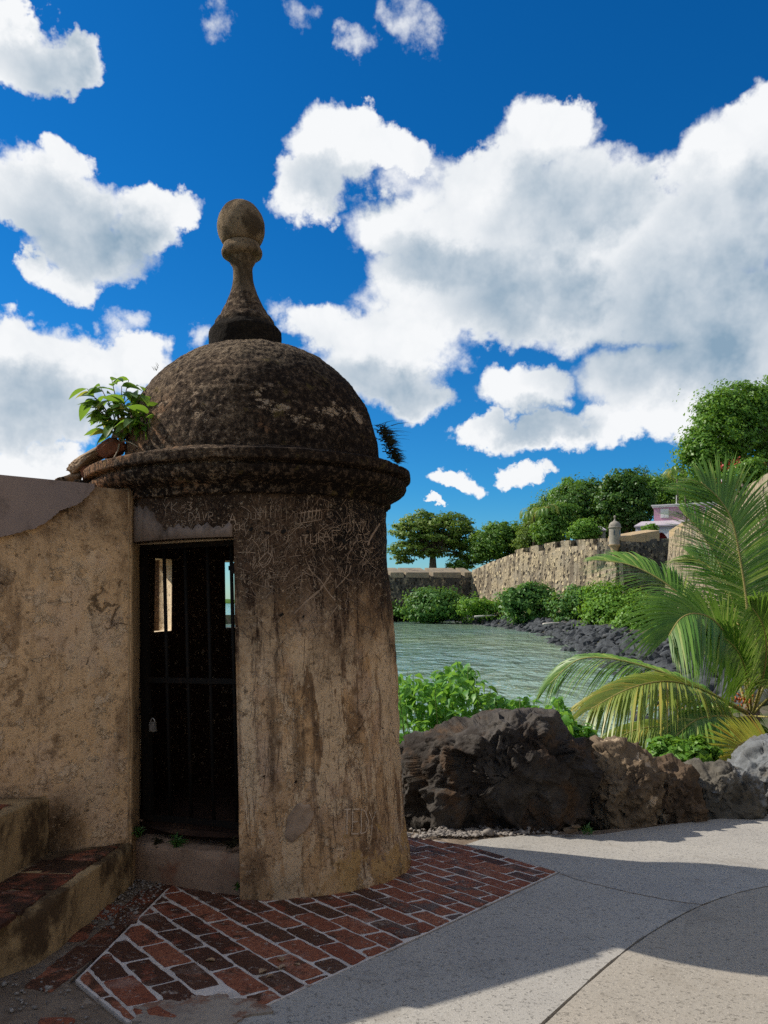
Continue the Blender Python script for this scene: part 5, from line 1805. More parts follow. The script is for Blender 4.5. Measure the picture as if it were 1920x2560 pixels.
tuft('dry_moss', 'dark dry tuft of moss clinging to the dome above the cornice', 'moss', P(968, 1108, 4.84), 330, 0.085, 1.3, MT['dry'], 1, 0.045, 0.4, (0.7, -0.1, 0.35), along=(0.09, 0, -0.20))
tuft('dry_grass', 'few long dry grass stalks arching out of the moss on the dome', 'grass', P(962, 1085, 4.84), 14, 0.17, 0.9, MT['dry'], 11, 0.016, 0.25, (0.9, -0.1, 0.35), along=(0.06, 0, -0.10))
tuft('dry_moss', 'second smaller mat of dry moss low on the dome beside the cornice edge', 'moss', P(992, 1152, 4.82), 120, 0.05, 1.2, MT['dry'], 2, 0.05, 0.4, (0.6, -0.2, 0.4))
tuft('weed', 'small fern tuft growing at the corner of the door sill and the steps', 'weed', P(346, 2082, 4.34), 46, 0.075, 1.1, MT['weed'], 3, 0.11, 0.5, (0.2, -0.4, 0.8))
tuft('weed', 'low creeping weed along the front edge of the door sill', 'weed', P(440, 2106, 4.30), 60, 0.06, 1.8, MT['weed'], 4, 0.14, 0.3, (0.3, -0.3, 0.4))
tuft('weed', 'dark trailing weed on the door sill below the bars', 'weed', P(398, 2104, 4.34), 50, 0.05, 1.8, MT['dry'], 5, 0.14, 0.4, (-0.3, -0.3, 0.4))
tuft('weed', 'dark dry weed at the right end of the door sill', 'weed', P(580, 2112, 4.15), 60, 0.06, 1.5, MT['dry'], 6, 0.12, 0.5, (-0.2, -0.4, 0.6))
tuft('weed', 'tiny bright weed in a hole at the foot of the sill', 'weed', P(596, 2216, 4.08), 30, 0.04, 1.3, MT['weed'], 7, 0.16, 0.5, (0, -0.5, 0.6))
tuft('weed', 'green grass tuft at the foot of the dark boulder beside the pavement', 'weed', P(1474, 2080, 6.0), 26, 0.10, 1.2, MT['weed'], 8, 0.07, 0.4, (0, -0.2, 0.8))
tuft('weed', 'wisp of weed sprouting from the upper dome', 'weed', P(392, 922, 5.0), 7, 0.05, 1.0, MT['dry'], 9, 0.05, 0.3, (-0.5, 0, 0.9))

# dead leaves lying on the bricks
dl_ = leaf_mesh('fallen_leaf', 1.0, 0.55, 0.25, 0.2, var=0.3)
for (px, py, s, a, where) in [(706, 2414, .055, 0.4, 'with a curled tip'), (716, 2424, .045, 2.2, 'lying across another'), (538, 2412, .05, 1.4, 'on a sooty brick'), (648, 2444, .05, -0.5, 'of orange colour'), (750, 2424, .035, 0.9, 'near the pavement edge'),
                              (684, 2448, .03, 2.0, 'beside a pale chip')]:
    g_ = G(px, py)
    o = obj('fallen_leaf', dl_, MT['dead'], loc=(g_.x, g_.y, g_.z + 0.017))
    o.rotation_euler = (0.05, 0.08, a)
    o.scale = (s, s, s)
    tag(o, 'dry fallen leaf lying on the dark red brick paving', 'leaf', 'fallen leaves on the bricks')
for (px, py, s, sd_) in [(1440, 2066, 0.035, 3), (1425, 2076, 0.06, 4)]:
    o = obj('rock_chip', rock_mesh('rock_chip', (s, s * 0.6, s * 0.35), sd_, 4, 0.3, 2.0, 10, 0.2, True), MT['rock2'], loc=P(px, py, 5.92))
    tag(o, 'pale broken rock chip in the gap at the foot of the dark boulder', 'rock', 'rock chips at the boulder foot')

# ---- leafy bush behind the big boulder
bb = Vector((1.6, 8.4, -0.9))
bush = thing('seaside_bush', 'bright green heart-leaved bush growing behind the large dark boulder', 'bush', bb)
top_line = [(985, 1690), (1015, 1672), (1060, 1682), (1100, 1668), (1150, 1645), (1175, 1655), (1200, 1690), (1225, 1712), (1262, 1750), (1285, 1738), (1310, 1732), (1340, 1745), (1362, 1768), (1385, 1740), (1400, 1728), (1412, 1770), (1440, 1812), (1478, 1806), (1490, 1850)]
tx = np.array([p[0] for p in top_line], float)
ty = np.array([p[1] for p in top_line], float)
rb_ = random.Random(5)
lmesh = [leaf_mesh('leaf', 1.0, 0.66, 0.14, 0.28 + 0.12 * k, rows=5, var=0.12 + 0.28 * k, heart=True) for k in range(3)]
cand, stem_parts = [], []
for i in range(70):
    px = rb_.uniform(990, 1490)
    d = 8.4 + rb_.uniform(-0.9, 1.0)
    tp = P(px, float(np.interp(px, tx, ty)) + 6 + rb_.random() ** 1.4 * 120, d) - bb
    rt = Vector((tp.x * 0.85 + rb_.uniform(-.15, .15), tp.y * 0.8, -0.35))
    mid = rt.lerp(tp, 0.55) + Vector((rb_.uniform(-.08, .08), rb_.uniform(-.08, .08), 0))
    stem_parts.append(tube_mesh([tuple(rt), tuple(mid), tuple(tp)], [0.008, 0.006, 0.003], 5, caps=False))
lob = [(rb_.uniform(985, 1490), rb_.uniform(0, 1) ** 0.7, rb_.uniform(-0.8, 0.9)) for _ in range(185)]
lob += [(rb_.uniform(1270, 1490), rb_.uniform(0, 0.5), rb_.uniform(-0.5, 0.4)) for _ in range(34)]
for (lx, lu, ld) in lob:
    yt = float(np.interp(lx, tx, ty))
    for k in range(16):
        px = lx + rb_.gauss(0, 15)
        yt2 = float(np.interp(px, tx, ty))
        py = max(yt2 + rb_.uniform(0, 14), yt + 12 + lu * (1905 - yt) + rb_.gauss(0, 16))
        d = 8.4 + ld + rb_.gauss(0, 0.10)
        p = P(px, py, d) - bb
        cand.append((p, rb_.uniform(0, 2 * PI), rb_.uniform(-1.25, 0.25), rb_.uniform(-0.6, 0.6), rb_.uniform(0.08, 0.135), rb_.randrange(3), d))
v, f = merge(stem_parts)
MT['stemg'] = mat_flat('green_stem', (0.16, 0.22, 0.06), 0.7)
obj('stem', mesh('stem', v, f, True), MT['stemg'], bush)
cand.sort(key=lambda c: c[6] - 0.8 * c[0].z)
for (p, yaw, pit, rol, sc, k, d) in cand[:300]:
    o = obj('leaf', lmesh[k], MT['leaf_bush'], bush)
    o.location = p
    o.rotation_euler = (pit, rol, yaw)
    o.scale = (sc, sc, sc)
vs_, fs_, vr_, off = [], [], [], 0
bases = []
for lm in lmesh:
    a = np.empty(len(lm.vertices) * 3, np.float32)
    lm.vertices.foreach_get('co', a)
    bases.append((a.reshape(-1, 3), np.array([list(p.vertices) for p in lm.polygons])))
from mathutils import Euler
for (p, yaw, pit, rol, sc, k, d) in cand[300:]:
    m = np.array(Euler((pit, rol, yaw)).to_matrix())
    a, fcs = bases[k]
    vs_.append((a * sc) @ m.T + np.array(p))
    fs_.append(fcs + off)
    vr_.append(np.full(len(a), rb_.random(), np.float32))
    off += len(a)
me = mesh('foliage', np.concatenate(vs_), np.concatenate(fs_), True)
at = me.attributes.new('var', 'FLOAT', 'POINT')
at.data.foreach_set('value', np.concatenate(vr_))
obj('foliage', me, MT['leaf_bush'], bush, kind='stuff')


def shrub(name, label, px0, px1, py0, py1, d, n, leaf, mat, seed, group=None, dy=0.9, clump=None, zbase=None):
    cx, cyy = (px0 + px1) / 2, (py0 + py1) / 2
    rx, ry = (px1 - px0) / 2, (py1 - py0) / 2
    rg = random.Random(seed)
    ells = [pe(cx, cyy + ry * 0.25, rx * 0.8, ry * 0.9, d, dy)]
    for i in range(5):
        a = rg.uniform(-1, 1)
        s = rg.uniform(0.30, 0.5)
        ells.append(pe(cx + a * rx * 0.68, cyy + rg.uniform(-0.5, 0.5) * ry * (1 - 0.4 * abs(a)), rx * s, ry * s * 1.1, d + rg.uniform(-.5, .5) * rx * d / FPX, dy))
    b = P(cx, py1, d)
    if zbase is not None:
        b.z = zbase
    return tree(name, label, tuple(b), ells, n, leaf, clump or ells[0][3] * 0.28, mat, 0.06 * max(0.6, rx * d / FPX), seed, group, 'shrub', limbs=6, trunk_top=(0, 0, max(0.2, ry * d / FPX * 0.7)))


shrub('shrub', 'low green shrub under the palm fronds behind the grey boulders', 1615, 1790, 1838, 1945, 8.6, 2600, 0.085, MT['leaf_light'], 71)


# ================================================================== COCONUT PALM
PC = P(1878, 1775, 12.0)
pz = float(land_z(np.array([PC.x]), np.array([PC.y]))[0])
palm = thing('coconut_palm', 'young coconut palm with arching fronds, some yellowed, in front of the fort wall', 'palm', (PC.x, PC.y, pz))
pb_ = Vector((PC.x, PC.y, pz))


def catmull(pts, n):
    out = []
    m = len(pts) - 1
    for i in range(n + 1):
        t = i / n * m
        k = min(int(t), m - 1)
        u = t - k
        p0, p1, p2, p3 = pts[max(k - 1, 0)], pts[k], pts[k + 1], pts[min(k + 2, m)]
        out.append(0.5 * ((2 * p1) + (p2 - p0) * u + (2 * p0 - 5 * p1 + 4 * p2 - p3) * u * u + (3 * p1 - p0 - 3 * p2 + p3) * u ** 3))
    return out


def frond(ctrl, N, mat, L=0.75, n=84, seed=1, droop=0.5, start=0.18, wid=0.033, parent=None, base=None, sweep=(62, 22), rw=0.022, asym=(1, 1)):
    L = L * 1.24
    pts = catmull([Vector(c) - base for c in ctrl], 40)
    rg = random.Random(seed)
    fr_ = bpy.data.objects.new('frond', None)
    link(fr_, parent)
    v, f = tube_mesh(pts, [rw * (1 - 0.85 * i / 40) + 0.003 for i in range(41)], 6)
    obj('midrib', mesh('midrib', v, f, True), MT['rachis'], fr_)
    V, F, VAR = [], [], []
    N = Vector(N).normalized()
    for i in range(n):
        t = start + (1 - start) * (i + 0.5) / n
        q = t * 40
        k = min(int(q), 39)
        p = pts[k].lerp(pts[k + 1], q - k)
        T = (pts[min(k + 2, 40)] - pts[max(k - 1, 0)]).normalized()
        S = T.cross(N)
        if S.length < 1e-3:
            continue
        S.normalize()
        Nn = S.cross(T)
        u = (t - start) / (1 - start)
        prof = (0.35 + 0.65 * math.sin(PI * min(1, 0.15 + 0.72 * u)) ** 0.8) * (1 - 0.55 * max(0, u - 0.75) / 0.25)
        sw = R(sweep[0] + (sweep[1] - sweep[0]) * u)
        for si, side in enumerate((-1, 1)):
            l = L * prof * rg.uniform(0.86, 1.08) * asym[si]
            d = (S * side * math.sin(sw + rg.uniform(-.06, .06)) + T * math.cos(sw) + Nn * rg.uniform(0.02, 0.22)).normalized()
            wv_ = d.cross(Nn)
            wv_ = (wv_.normalized() * math.cos(0.5) + Nn * side * math.sin(0.5))
            k0 = len(V)
            vr = rg.random()
            for j in range(5):
                s = j / 4
                c = p + d * l * s + Vector((0, 0, -1)) * droop * l * s * s
                ww = wid * (0.55 + 0.9 * s if s < 0.4 else 0.91 * (1 - (s - 0.4) / 0.6) + 0.04) * 0.62
                V += [c - wv_ * ww, c + wv_ * ww]
                VAR += [vr, vr]
            F += [(k0 + 2 * j, k0 + 2 * j + 1, k0 + 2 * j + 3, k0 + 2 * j + 2) for j in range(4)]
    me = mesh('leaflets', np.array([x[:] for x in V]), np.array(F), True)
    at = me.attributes.new('var', 'FLOAT', 'POINT')
    at.data.foreach_set('value', VAR)
    obj('leaflets', me, mat, fr_, kind='stuff')
    return fr_


def fr(px_d, N, mat='palm', **kw):
    return frond([P(*q) for q in px_d], N, MT[mat], parent=palm, base=pb_, **kw)


fr([(1876, 1770, 12.0), (1874, 1640, 12.05), (1866, 1507, 12.1), (1852, 1410, 12.2), (1832, 1310, 12.3), (1800, 1250, 12.4), (1752, 1205, 12.5)], (0.1, -1, 0.25), L=1.02, seed=1, droop=0.22, start=0.26, n=96, sweep=(70, 25))
fr([(1870, 1770, 12.1), (1862, 1660, 12.5), (1836, 1520, 12.9), (1798, 1410, 13.2), (1752, 1330, 13.5), (1712, 1288, 13.7)], (0.3, -0.9, 0.5), L=0.9, seed=2, droop=0.3, start=0.3)
fr([(1872, 1775, 11.9), (1860, 1690, 11.6), (1828, 1610, 11.2), (1785, 1552, 10.9), (1738, 1534, 10.7), (1700, 1548, 10.5), (1672, 1590, 10.3)], (-0.25, -0.75, 0.65), L=0.92, seed=3, droop=0.42, start=0.16, n=96, sweep=(66, 28))
fr([(1868, 1770, 12.2), (1820, 1640, 12.6), (1745, 1535, 12.9), (1694, 1482, 13.1), (1632, 1438, 13.3), (1567, 1410, 13.5), (1496, 1400, 13.7)], (-0.1, -0.45, 0.9), L=0.80, seed=4, droop=0.35, start=0.34, sweep=(60, 20))
fr([(1870, 1782, 11.9), (1800, 1745, 11.9), (1712, 1702, 12.0), (1603, 1664, 12.1), (1513, 1645, 12.2), (1440, 1652, 12.3), (1376, 1708, 12.3)], (-0.1, -0.35, 0.95), L=0.70, seed=5, droop=0.75, start=0.20, n=96)
fr([(1868, 1785, 11.7), (1800, 1748, 11.3), (1730, 1716, 10.9), (1655, 1704, 10.6), (1567, 1724, 10.3), (1478, 1772, 10.1)], (-0.1, -0.55, 0.85), mat='palm_m', L=0.72, seed=6, droop=0.6, start=0.18, n=96, sweep=(58, 26))
fr([(1870, 1785, 12.2), (1780, 1745, 12.5), (1650, 1712, 12.9), (1545, 1720, 13.2), (1452, 1758, 13.4)], (-0.1, -0.4, 0.9), mat='palm_y', L=0.55, seed=7, droop=0.6, start=0.3)
fr([(1872, 1792, 11.9), (1820, 1800, 11.7), (1748, 1818, 11.4), (1660, 1816, 11.1), (1580, 1828, 10.9), (1488, 1878, 10.6)], (-0.1, -0.5, 0.85), mat='palm_m', L=0.66, seed=8, droop=0.7, start=0.2)
fr([(1885, 1790, 11.6), (1985, 1800, 10.2), (1950, 1825, 9.3), (1880, 1848, 8.95), (1838, 1872, 8.8), (1815, 1945, 8.7)], (-0.1, -1, 0.25), mat='palm_y', L=0.40, seed=9, droop=0.12, start=0.5, sweep=(66, 44), n=60, wid=0.020, rw=0.012)
fr([(1880, 1770, 12.1), (1888, 1620, 12.3), (1895, 1480, 12.6), (1902, 1360, 13.0), (1925, 1260, 13.4)], (0.2, -0.9, 0.4), L=0.95, seed=10, droop=0.3, start=0.25)
fr([(1885, 1775, 12.0), (1925, 1680, 12.2), (1975, 1590, 12.4), (2040, 1540, 12.6), (2120, 1560, 12.8)], (0.3, -0.6, 0.8), L=0.9, seed=11, droop=0.45, start=0.15)
fr([(1885, 1782, 11.8), (1935, 1735, 11.2), (1990, 1720, 10.7), (2060, 1745, 10.2)], (0.3, -0.6, 0.8), mat='palm_m', L=0.75, seed=12, droop=0.5, start=0.1)
fr([(1878, 1775, 12.3), (1850, 1650, 12.9), (1790, 1560, 13.4), (1730, 1530, 13.9), (1650, 1560, 14.4)], (-0.2, -0.3, 0.95), L=0.85, seed=13, droop=0.5, start=0.25)
fr([(1880, 1790, 12.3), (1835, 1770, 12.8), (1770, 1770, 13.2), (1690, 1800, 13.5)], (-0.1, -0.4, 0.95), L=0.75, seed=14, droop=0.7, start=0.15)
fr([(1882, 1795, 12.2), (1860, 1820, 12.6), (1800, 1850, 13.0), (1720, 1900, 13.2)], (-0.1, -0.5, 0.9), L=0.7, seed=15, droop=0.6, start=0.15)
fr([(1882, 1780, 11.8), (1905, 1700, 11.3), (1915, 1620, 10.9), (1905, 1560, 10.6), (1880, 1520, 10.4)], (0.1, -0.9, 0.4), L=0.72, seed=18, droop=0.4, start=0.2)
fr([(1880, 1790, 11.7), (1850, 1800, 11.1), (1800, 1790, 10.6), (1740, 1800, 10.2), (1690, 1840, 9.9)], (-0.1, -0.6, 0.8), L=0.6, seed=19, droop=0.6, start=0.2)
fr([(1874, 1770, 12.4), (1862, 1670, 12.8), (1845, 1565, 13.1), (1815, 1480, 13.4), (1775, 1420, 13.7), (1730, 1390, 13.9)], (-0.2, -0.85, 0.5), L=0.74, seed=16, droop=0.3, start=0.3)
fr([(1878, 1775, 11.8), (1868, 1700, 11.5), (1850, 1640, 11.2), (1815, 1600, 11.0), (1770, 1590, 10.8)], (-0.2, -0.8, 0.6), L=0.62, seed=17, droop=0.45, start=0.25)
v, f = tube_mesh([Vector((0, 0, -0.4)), Vector((0.02, 0, 0.5)), PC - pb_ + Vector((0, 0, 0.10))], [0.17, 0.14, 0.12], 12)
obj('trunk', mesh('trunk', v, f, True), MT['bark'], palm)
parts = []
rp = random.Random(9)
for i in range(46):
    c = P(1855 + rp.gauss(0, 14), 1752 + rp.gauss(0, 9), 11.6) - pb_ + Vector((0, rp.uniform(-.08, .08), 0))
    parts.append(tube_mesh([c, c + Vector((rp.uniform(-.03, .03), 0.01, rp.uniform(.01, .05)))], [0.014, 0.009], 6))
v, f = merge(parts)
obj('flower_spray', mesh('flower_spray', v, f, True), MT['fruit'], palm, kind='stuff')

# ================================================================== FAR SHORE: RIPRAP, SHRUBS, DRIFTWOOD
rip = [rock_mesh('shore_rock', (0.78, 0.62, 0.52), 100 + i, 2, 0.22, 1.5, 7, 0.10, hard=(0.38, 0.72)) for i in range(7)]
for r_ in rip:
    r_.polygons.foreach_set('use_smooth', [False] * len(r_.polygons))
rr_ = random.Random(21)
rocks = []
for i in range(len(SHORE) - 1):
    (ax, ay), (bx, by) = SHORE[i], SHORE[i + 1]
    if ay < 20 or by > 160 or ax < -30:
        continue
    L_ = math.hypot(bx - ax, by - ay)
    nx, ny = (by - ay) / L_, -(bx - ax) / L_
    n = int(L_ * 11)
    for k in range(n):
        t = rr_.random()
        w = rr_.uniform(-0.9, 4.0)
        x, y = ax + (bx - ax) * t + nx * w, ay + (by - ay) * t + ny * w
        z = max(float(land_z(np.array([x]), np.array([y]))[0]), WATER_Z - 0.35) + rr_.uniform(0.0, 0.22)
        s = rr_.uniform(0.40, 0.95) * (1.3 if rr_.random() < 0.1 else 1)
        rocks.append((x, y, z, s, rr_.uniform(0, 6.28), rr_.uniform(-.5, .5), rr_.randrange(7)))
rocks.sort(key=lambda q: q[1] / q[3])
shown = [q for q in rocks if 960 < 960 + q[0] / q[1] * FPX < 1700 and q[1] > 36]
first = set(id(q) for q in shown[:300])
SEGS = [(58, 'blue black riprap rock heaped on the near stretch of shore, beyond the palm'), (92, 'blue black riprap rock on the middle stretch of shore below the shrubs'), (400, 'blue black riprap rock on the far stretch of shore under the fort wall')]
for q in shown[:300]:
    x, y, z, s, a, b_, k = q
    o = obj('shore_rock', rip[k], MT['riprap'], loc=(x, y, z))
    o.rotation_euler = (b_, b_ * 0.5, a)
    o.scale = (s, s, s)
    lab = [l for lim, l in SEGS if y < lim][0]
    tag(o, lab, 'rock', 'riprap along the bay, ' + ('near', 'middle', 'far')[[l for lim, l in SEGS].index(lab)])
vs_, fs_, off = [], [], 0
bases = []
for lm in rip:
    a = np.empty(len(lm.vertices) * 3, np.float32)
    lm.vertices.foreach_get('co', a)
    bases.append((a.reshape(-1, 3), np.array([list(p.vertices) for p in lm.polygons])))
for q in rocks:
    if id(q) in first:
        continue
    x, y, z, s, a, b_, k = q
    m = np.array(Euler((b_, b_ * 0.5, a)).to_matrix())
    bv, bf = bases[k]
    vs_.append((bv * s) @ m.T + np.array([x, y, z]))
    fs_.append(bf + off)
    off += len(bv)
o = obj('riprap', mesh('riprap', np.concatenate(vs_), np.concatenate(fs_)), MT['riprap'], kind='stuff')
tag(o, 'rest of the dark rock embankment lining the bay', 'riprap')

for i, (px, py, d, ln, a, lab) in enumerate([(1215, 1541, 118, 3.6, 0.1, 'long bleached driftwood log on the rocks below the left shrubs'), (1150, 1538, 128, 2.6, 0.3, 'short bleached driftwood log beside the far waterline'), (1390, 1560, 88, 3.2, -0.15, 'forked bleached driftwood branch on the middle rocks'),
                                             (1570, 1636, 52, 1.0, 0.2, 'curved white driftwood piece on the near rocks'), (1590, 1600, 58, 1.1, -0.3, 'thin white driftwood stick near the shrub edge'), (1550, 1615, 55, 0.9, -0.9, 'grey driftwood stick leaning on the near rocks')]):
    rg = random.Random(i)
    p = P(px, py, d)
    q = Vector((math.cos(a), 0.3, 0)) * ln / 2
    v, f = tube_mesh([-q, -q * 0.2 + Vector((0, 0, 0.08)), q * 0.5 + Vector((0, 0, rg.uniform(-.03, .12))), q + Vector((0, 0, rg.uniform(-.1, .25)))], [0.13, 0.12, 0.10, 0.05], 7)
    v2, f2 = tube_mesh([q * 0.2, q * 0.5 + Vector((0, 0.1, 0.3))], [0.07, 0.03], 6)
    v, f = merge([(v, f), (v2, f2)])
    o = obj('driftwood', mesh('driftwood', v, f, True), MT['drift'], loc=p)
    tag(o, lab, 'driftwood')

SG = 'shrubs along the far shore'
shrub('shrub', 'rounded dark green shrub in front of the shaded far wall', 1000, 1175, 1462, 1550, 128, 5200, 0.55, MT['leaf_far'], 81, SG)
shrub('shrub', 'low spreading green shrub at the foot of the inner wall corner', 1140, 1275, 1486, 1548, 122, 2600, 0.45, MT['leaf_light'], 82, SG)
shrub('shrub', 'tall dark green shrub hiding the foot of the sunlit wall', 1255, 1398, 1452, 1560, 104, 5200, 0.48, MT['leaf_far'], 83, SG)
shrub('shrub', 'dark green shrub between the tall shrub and the light green one', 1368, 1492, 1460, 1566, 92, 4600, 0.42, MT['leaf_far'], 84, SG)
shrub('shrub', 'large light green shrub spreading down to the riprap', 1450, 1660, 1440, 1606, 76, 8200, 0.36, MT['leaf_light'], 85, SG)
shrub('shrub', 'light green shrub half hidden by the palm, lowest on the bank', 1545, 1700, 1480, 1650, 62, 6000, 0.32, MT['leaf_light'], 86, SG)
shrub('shrub', 'dark green shrub right behind the palm fronds', 1660, 1860, 1500, 1690, 48, 5200, 0.30, MT['leaf_far'], 87, SG)
shrub('shrub', 'dark green shrub at the foot of the high wall behind the palm crown', 1800, 2040, 1480, 1720, 36, 5200, 0.26, MT['leaf_far'], 88, SG)
shrub('shrub', 'thin strip of light green shrub at the far end of the shore wall', 930, 1020, 1502, 1540, 140, 1500, 0.5, MT['leaf_light'], 89, SG)

# ================================================================== FORTRESS WALLS
def line_at(px, p0, p1):
    k = (px - 960) / FPX
    (x0, y0), (x1, y1) = p0, p1
    t = (k * y0 - x0) / ((x1 - x0) - k * (y1 - y0))
    return x0 + (x1 - x0) * t, y0 + (y1 - y0) * t


def city_wall(name, label, cols, zbot, normal, thick=5.0, batter=0.10, mat='fort'):
    """cols: (x, y, ztop); normal: outward direction in plan; the face leans back by batter"""
    n = Vector(normal).normalized()
    t = thing(name, label, 'wall', (cols[0][0], cols[0][1], zbot))
    o0 = Vector((cols[0][0], cols[0][1], zbot))
    rows = 14
    V, F = [], []
    m = 0
    cc = []
    for (a, b) in zip(cols[:-1], cols[1:]):
        k = max(1, int(math.hypot(b[0] - a[0], b[1] - a[1]) / 1.2))
        for i in range(k):
            s = i / k
            cc.append(tuple(a[j] + (b[j] - a[j]) * s for j in range(3)))
    cc.append(cols[-1])
    m = len(cc)
    P_ = np.zeros((rows + 2, m, 3))
    for j, (x, y, zt) in enumerate(cc):
        for r_ in range(rows):
            z = zbot + (zt - zbot) * r_ / (rows - 1)
            off = batter * (zt - z)
            P_[r_, j] = (x + n.x * off, y + n.y * off, z)
        P_[rows, j] = (x - n.x * thick, y - n.y * thick, zt)
        P_[rows + 1, j] = (x - n.x * thick, y - n.y * thick, zbot)
    q = P_[:rows]
    dsp = 0.16 * fbm(q * 0.35, 3, 91) + 0.10 * fbm(q * 1.7, 3, 92)
    P_[:rows, :, 0] += n.x * dsp
    P_[:rows, :, 1] += n.y * dsp
    P_ -= np.array(o0)
    me = mesh('face', P_.reshape(-1, 3), grid_faces(rows + 2, m), False)
    obj('face', me, MT[mat], t)
    # end caps
    for j in (0, m - 1):
        ring = [tuple(P_[r_, j]) for r_ in range(rows + 2)]
        obj('end', mesh('end', ring, [tuple(range(rows + 2))]), MT[mat], t)
    return t, o0


def merlon(t, o0, a, b, z0, z1a, z1b, normal, depth=2.6, slope=0.35, mat='cap', name='merlon'):
    n = Vector(normal).normalized()
    A = Vector((a[0], a[1])) + n.xy * 0.05
    B = Vector((b[0], b[1])) + n.xy * 0.05
    v = [(A.x, A.y, z0), (B.x, B.y, z0), (B.x - n.x * depth, B.y - n.y * depth, z0), (A.x - n.x * depth, A.y - n.y * depth, z0),
         (A.x, A.y, z1a - slope * 0.3), (B.x, B.y, z1b - slope * 0.3), (B.x - n.x * depth, B.y - n.y * depth, z1b + slope), (A.x - n.x * depth, A.y - n.y * depth, z1a + slope)]
    v = [(x - o0.x, y - o0.y, z - o0.z) for x, y, z in v]
    f = [(0, 3, 2, 1), (4, 5, 6, 7), (0, 1, 5, 4), (1, 2, 6, 5), (2, 3, 7, 6), (3, 0, 4, 7)]
    return obj(name, mesh(name, v, f), MT[mat], t)


ztop = lambda py, d: EYE + (HORY - py) / FPX * d
# A: shaded stretch under the big tree, with embrasures
A0, A1 = (-14.0, 132.0), (17.4, 150.5)
nA = Vector((A1[1] - A0[1], -(A1[0] - A0[0]), 0))
colsA = []
for px in (762, 840, 900, 978, 1040, 1100, 1181):
    x, y = line_at(px, A0, A1)
    colsA.append((x, y, ztop(1441, y)))
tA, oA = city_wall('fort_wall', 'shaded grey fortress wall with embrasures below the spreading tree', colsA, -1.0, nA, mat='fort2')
for a, b in ((764, 780), (790, 838), (850, 900), (912, 968), (976, 1009), (1015, 1072), (1083, 1152), (1161, 1181)):
    pa_, pb2 = line_at(a, A0, A1), line_at(b, A0, A1)
    merlon(tA, oA, pa_, pb2, ztop(1441, pa_[1]) - 0.2, ztop(1428, pa_[1]), ztop(1428, pb2[1]), nA, 3.0, 0.75, 'cap2')
# B: long sunlit stretch
B0, B1 = (17.2, 150.0), (33.6, 109.5)
nB = Vector((-(B0[1] - B1[1]), -(B1[0] - B0[0]), 0))
topB = [(1181, 1426), (1212, 1412), (1243, 1399), (1280, 1385), (1310, 1380), (1322, 1383), (1400, 1368), (1500, 1361), (1546, 1360)]
colsB = []
for px, py in topB:
    x, y = line_at(px, B0, B1)
    colsB.append((x, y, ztop(py, y)))
tB, oB = city_wall('fort_wall', 'long sunlit fortress wall sloping down to the left, with a row of embrasures', colsB, -1.0, nB)
tb = lambda px: float(np.interp(px, [1290, 1318, 1400, 1500, 1546], [1375, 1367, 1351.5, 1346, 1344]))
tl_ = lambda px: float(np.interp(px, [q[0] for q in topB], [q[1] for q in topB]))
for a, b in ((1288, 1310), (1325, 1347), (1362, 1388), (1404, 1427), (1445, 1482), (1500, 1527)):
    pa_, pb2 = line_at(a, B0, B1), line_at(b, B0, B1)
    merlon(tB, oB, pa_, pb2, min(ztop(tl_(a), pa_[1]), ztop(tl_(b), pb2[1])) - 0.4, ztop(tb(a), pa_[1]), ztop(tb(b), pb2[1]), nB, 2.4, 0.10, 'fort')
# back wall filling the gun embrasures, its dark copy standing in for shade
for a, b in ((1310, 1325), (1347, 1362), (1388, 1404), (1427, 1445), (1482, 1500)):
    pa_, pb2 = line_at(a, B0, B1), line_at(b, B0, B1)
    n_ = nB.normalized()
    pa3, pb3 = (pa_[0] - n_.x * 0.9, pa_[1] - n_.y * 0.9), (pb2[0] - n_.x * 0.9, pb2[1] - n_.y * 0.9)
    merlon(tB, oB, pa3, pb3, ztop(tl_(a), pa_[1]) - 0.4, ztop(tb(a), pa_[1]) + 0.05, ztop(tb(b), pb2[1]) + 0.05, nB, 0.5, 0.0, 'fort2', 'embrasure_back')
# C: shaded return right of the small sentry box
C0, C1 = (33.7, 109.3), (43.5, 114.0)
nC = Vector((C1[1] - C0[1], -(C1[0] - C0[0]), 0))
colsC = []
for px in (1552, 1600, 1650, 1700):
    x, y = line_at(px, C0, C1)
    colsC.append((x, y, ztop(1351 if px < 1640 else 1346, y)))
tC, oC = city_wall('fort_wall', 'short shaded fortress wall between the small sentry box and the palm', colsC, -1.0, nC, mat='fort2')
for a, b, y0, y1 in ((1552, 1614, 1342, 1330), (1615, 1648, 1330, 1325)):
    pa_, pb2 = line_at(a, C0, C1), line_at(b, C0, C1)
    merlon(tC, oC, pa_, pb2, ztop(1353, pa_[1]), ztop(y0, pa_[1]), ztop(y1, pb2[1]), nC, 2.6, 0.25, 'cap')
# D: high sunlit wall running towards the camera behind the palm
D0, D1 = DW0, (0.6, -62.0)
nD = Vector((-(D0[1] - D1[1]), (D0[0] - D1[0]), 0))
colsD = [(D0[0] + (D1[0] - D0[0]) * s, D0[1] + (D1[1] - D0[1]) * s, 10.74) for s in np.linspace(0, 1, 15)]
tD, oD = city_wall('fort_wall', 'high sunlit fortress wall running behind the palm', colsD, -1.5, nD, 6.0, 0.08)
merlon(tD, oD, (colsD[0][0], colsD[0][1]), (colsD[1][0], colsD[1][1]), 10.2, 11.2, 11.2, nD, 2.0, 0.05, 'cap', 'coping')

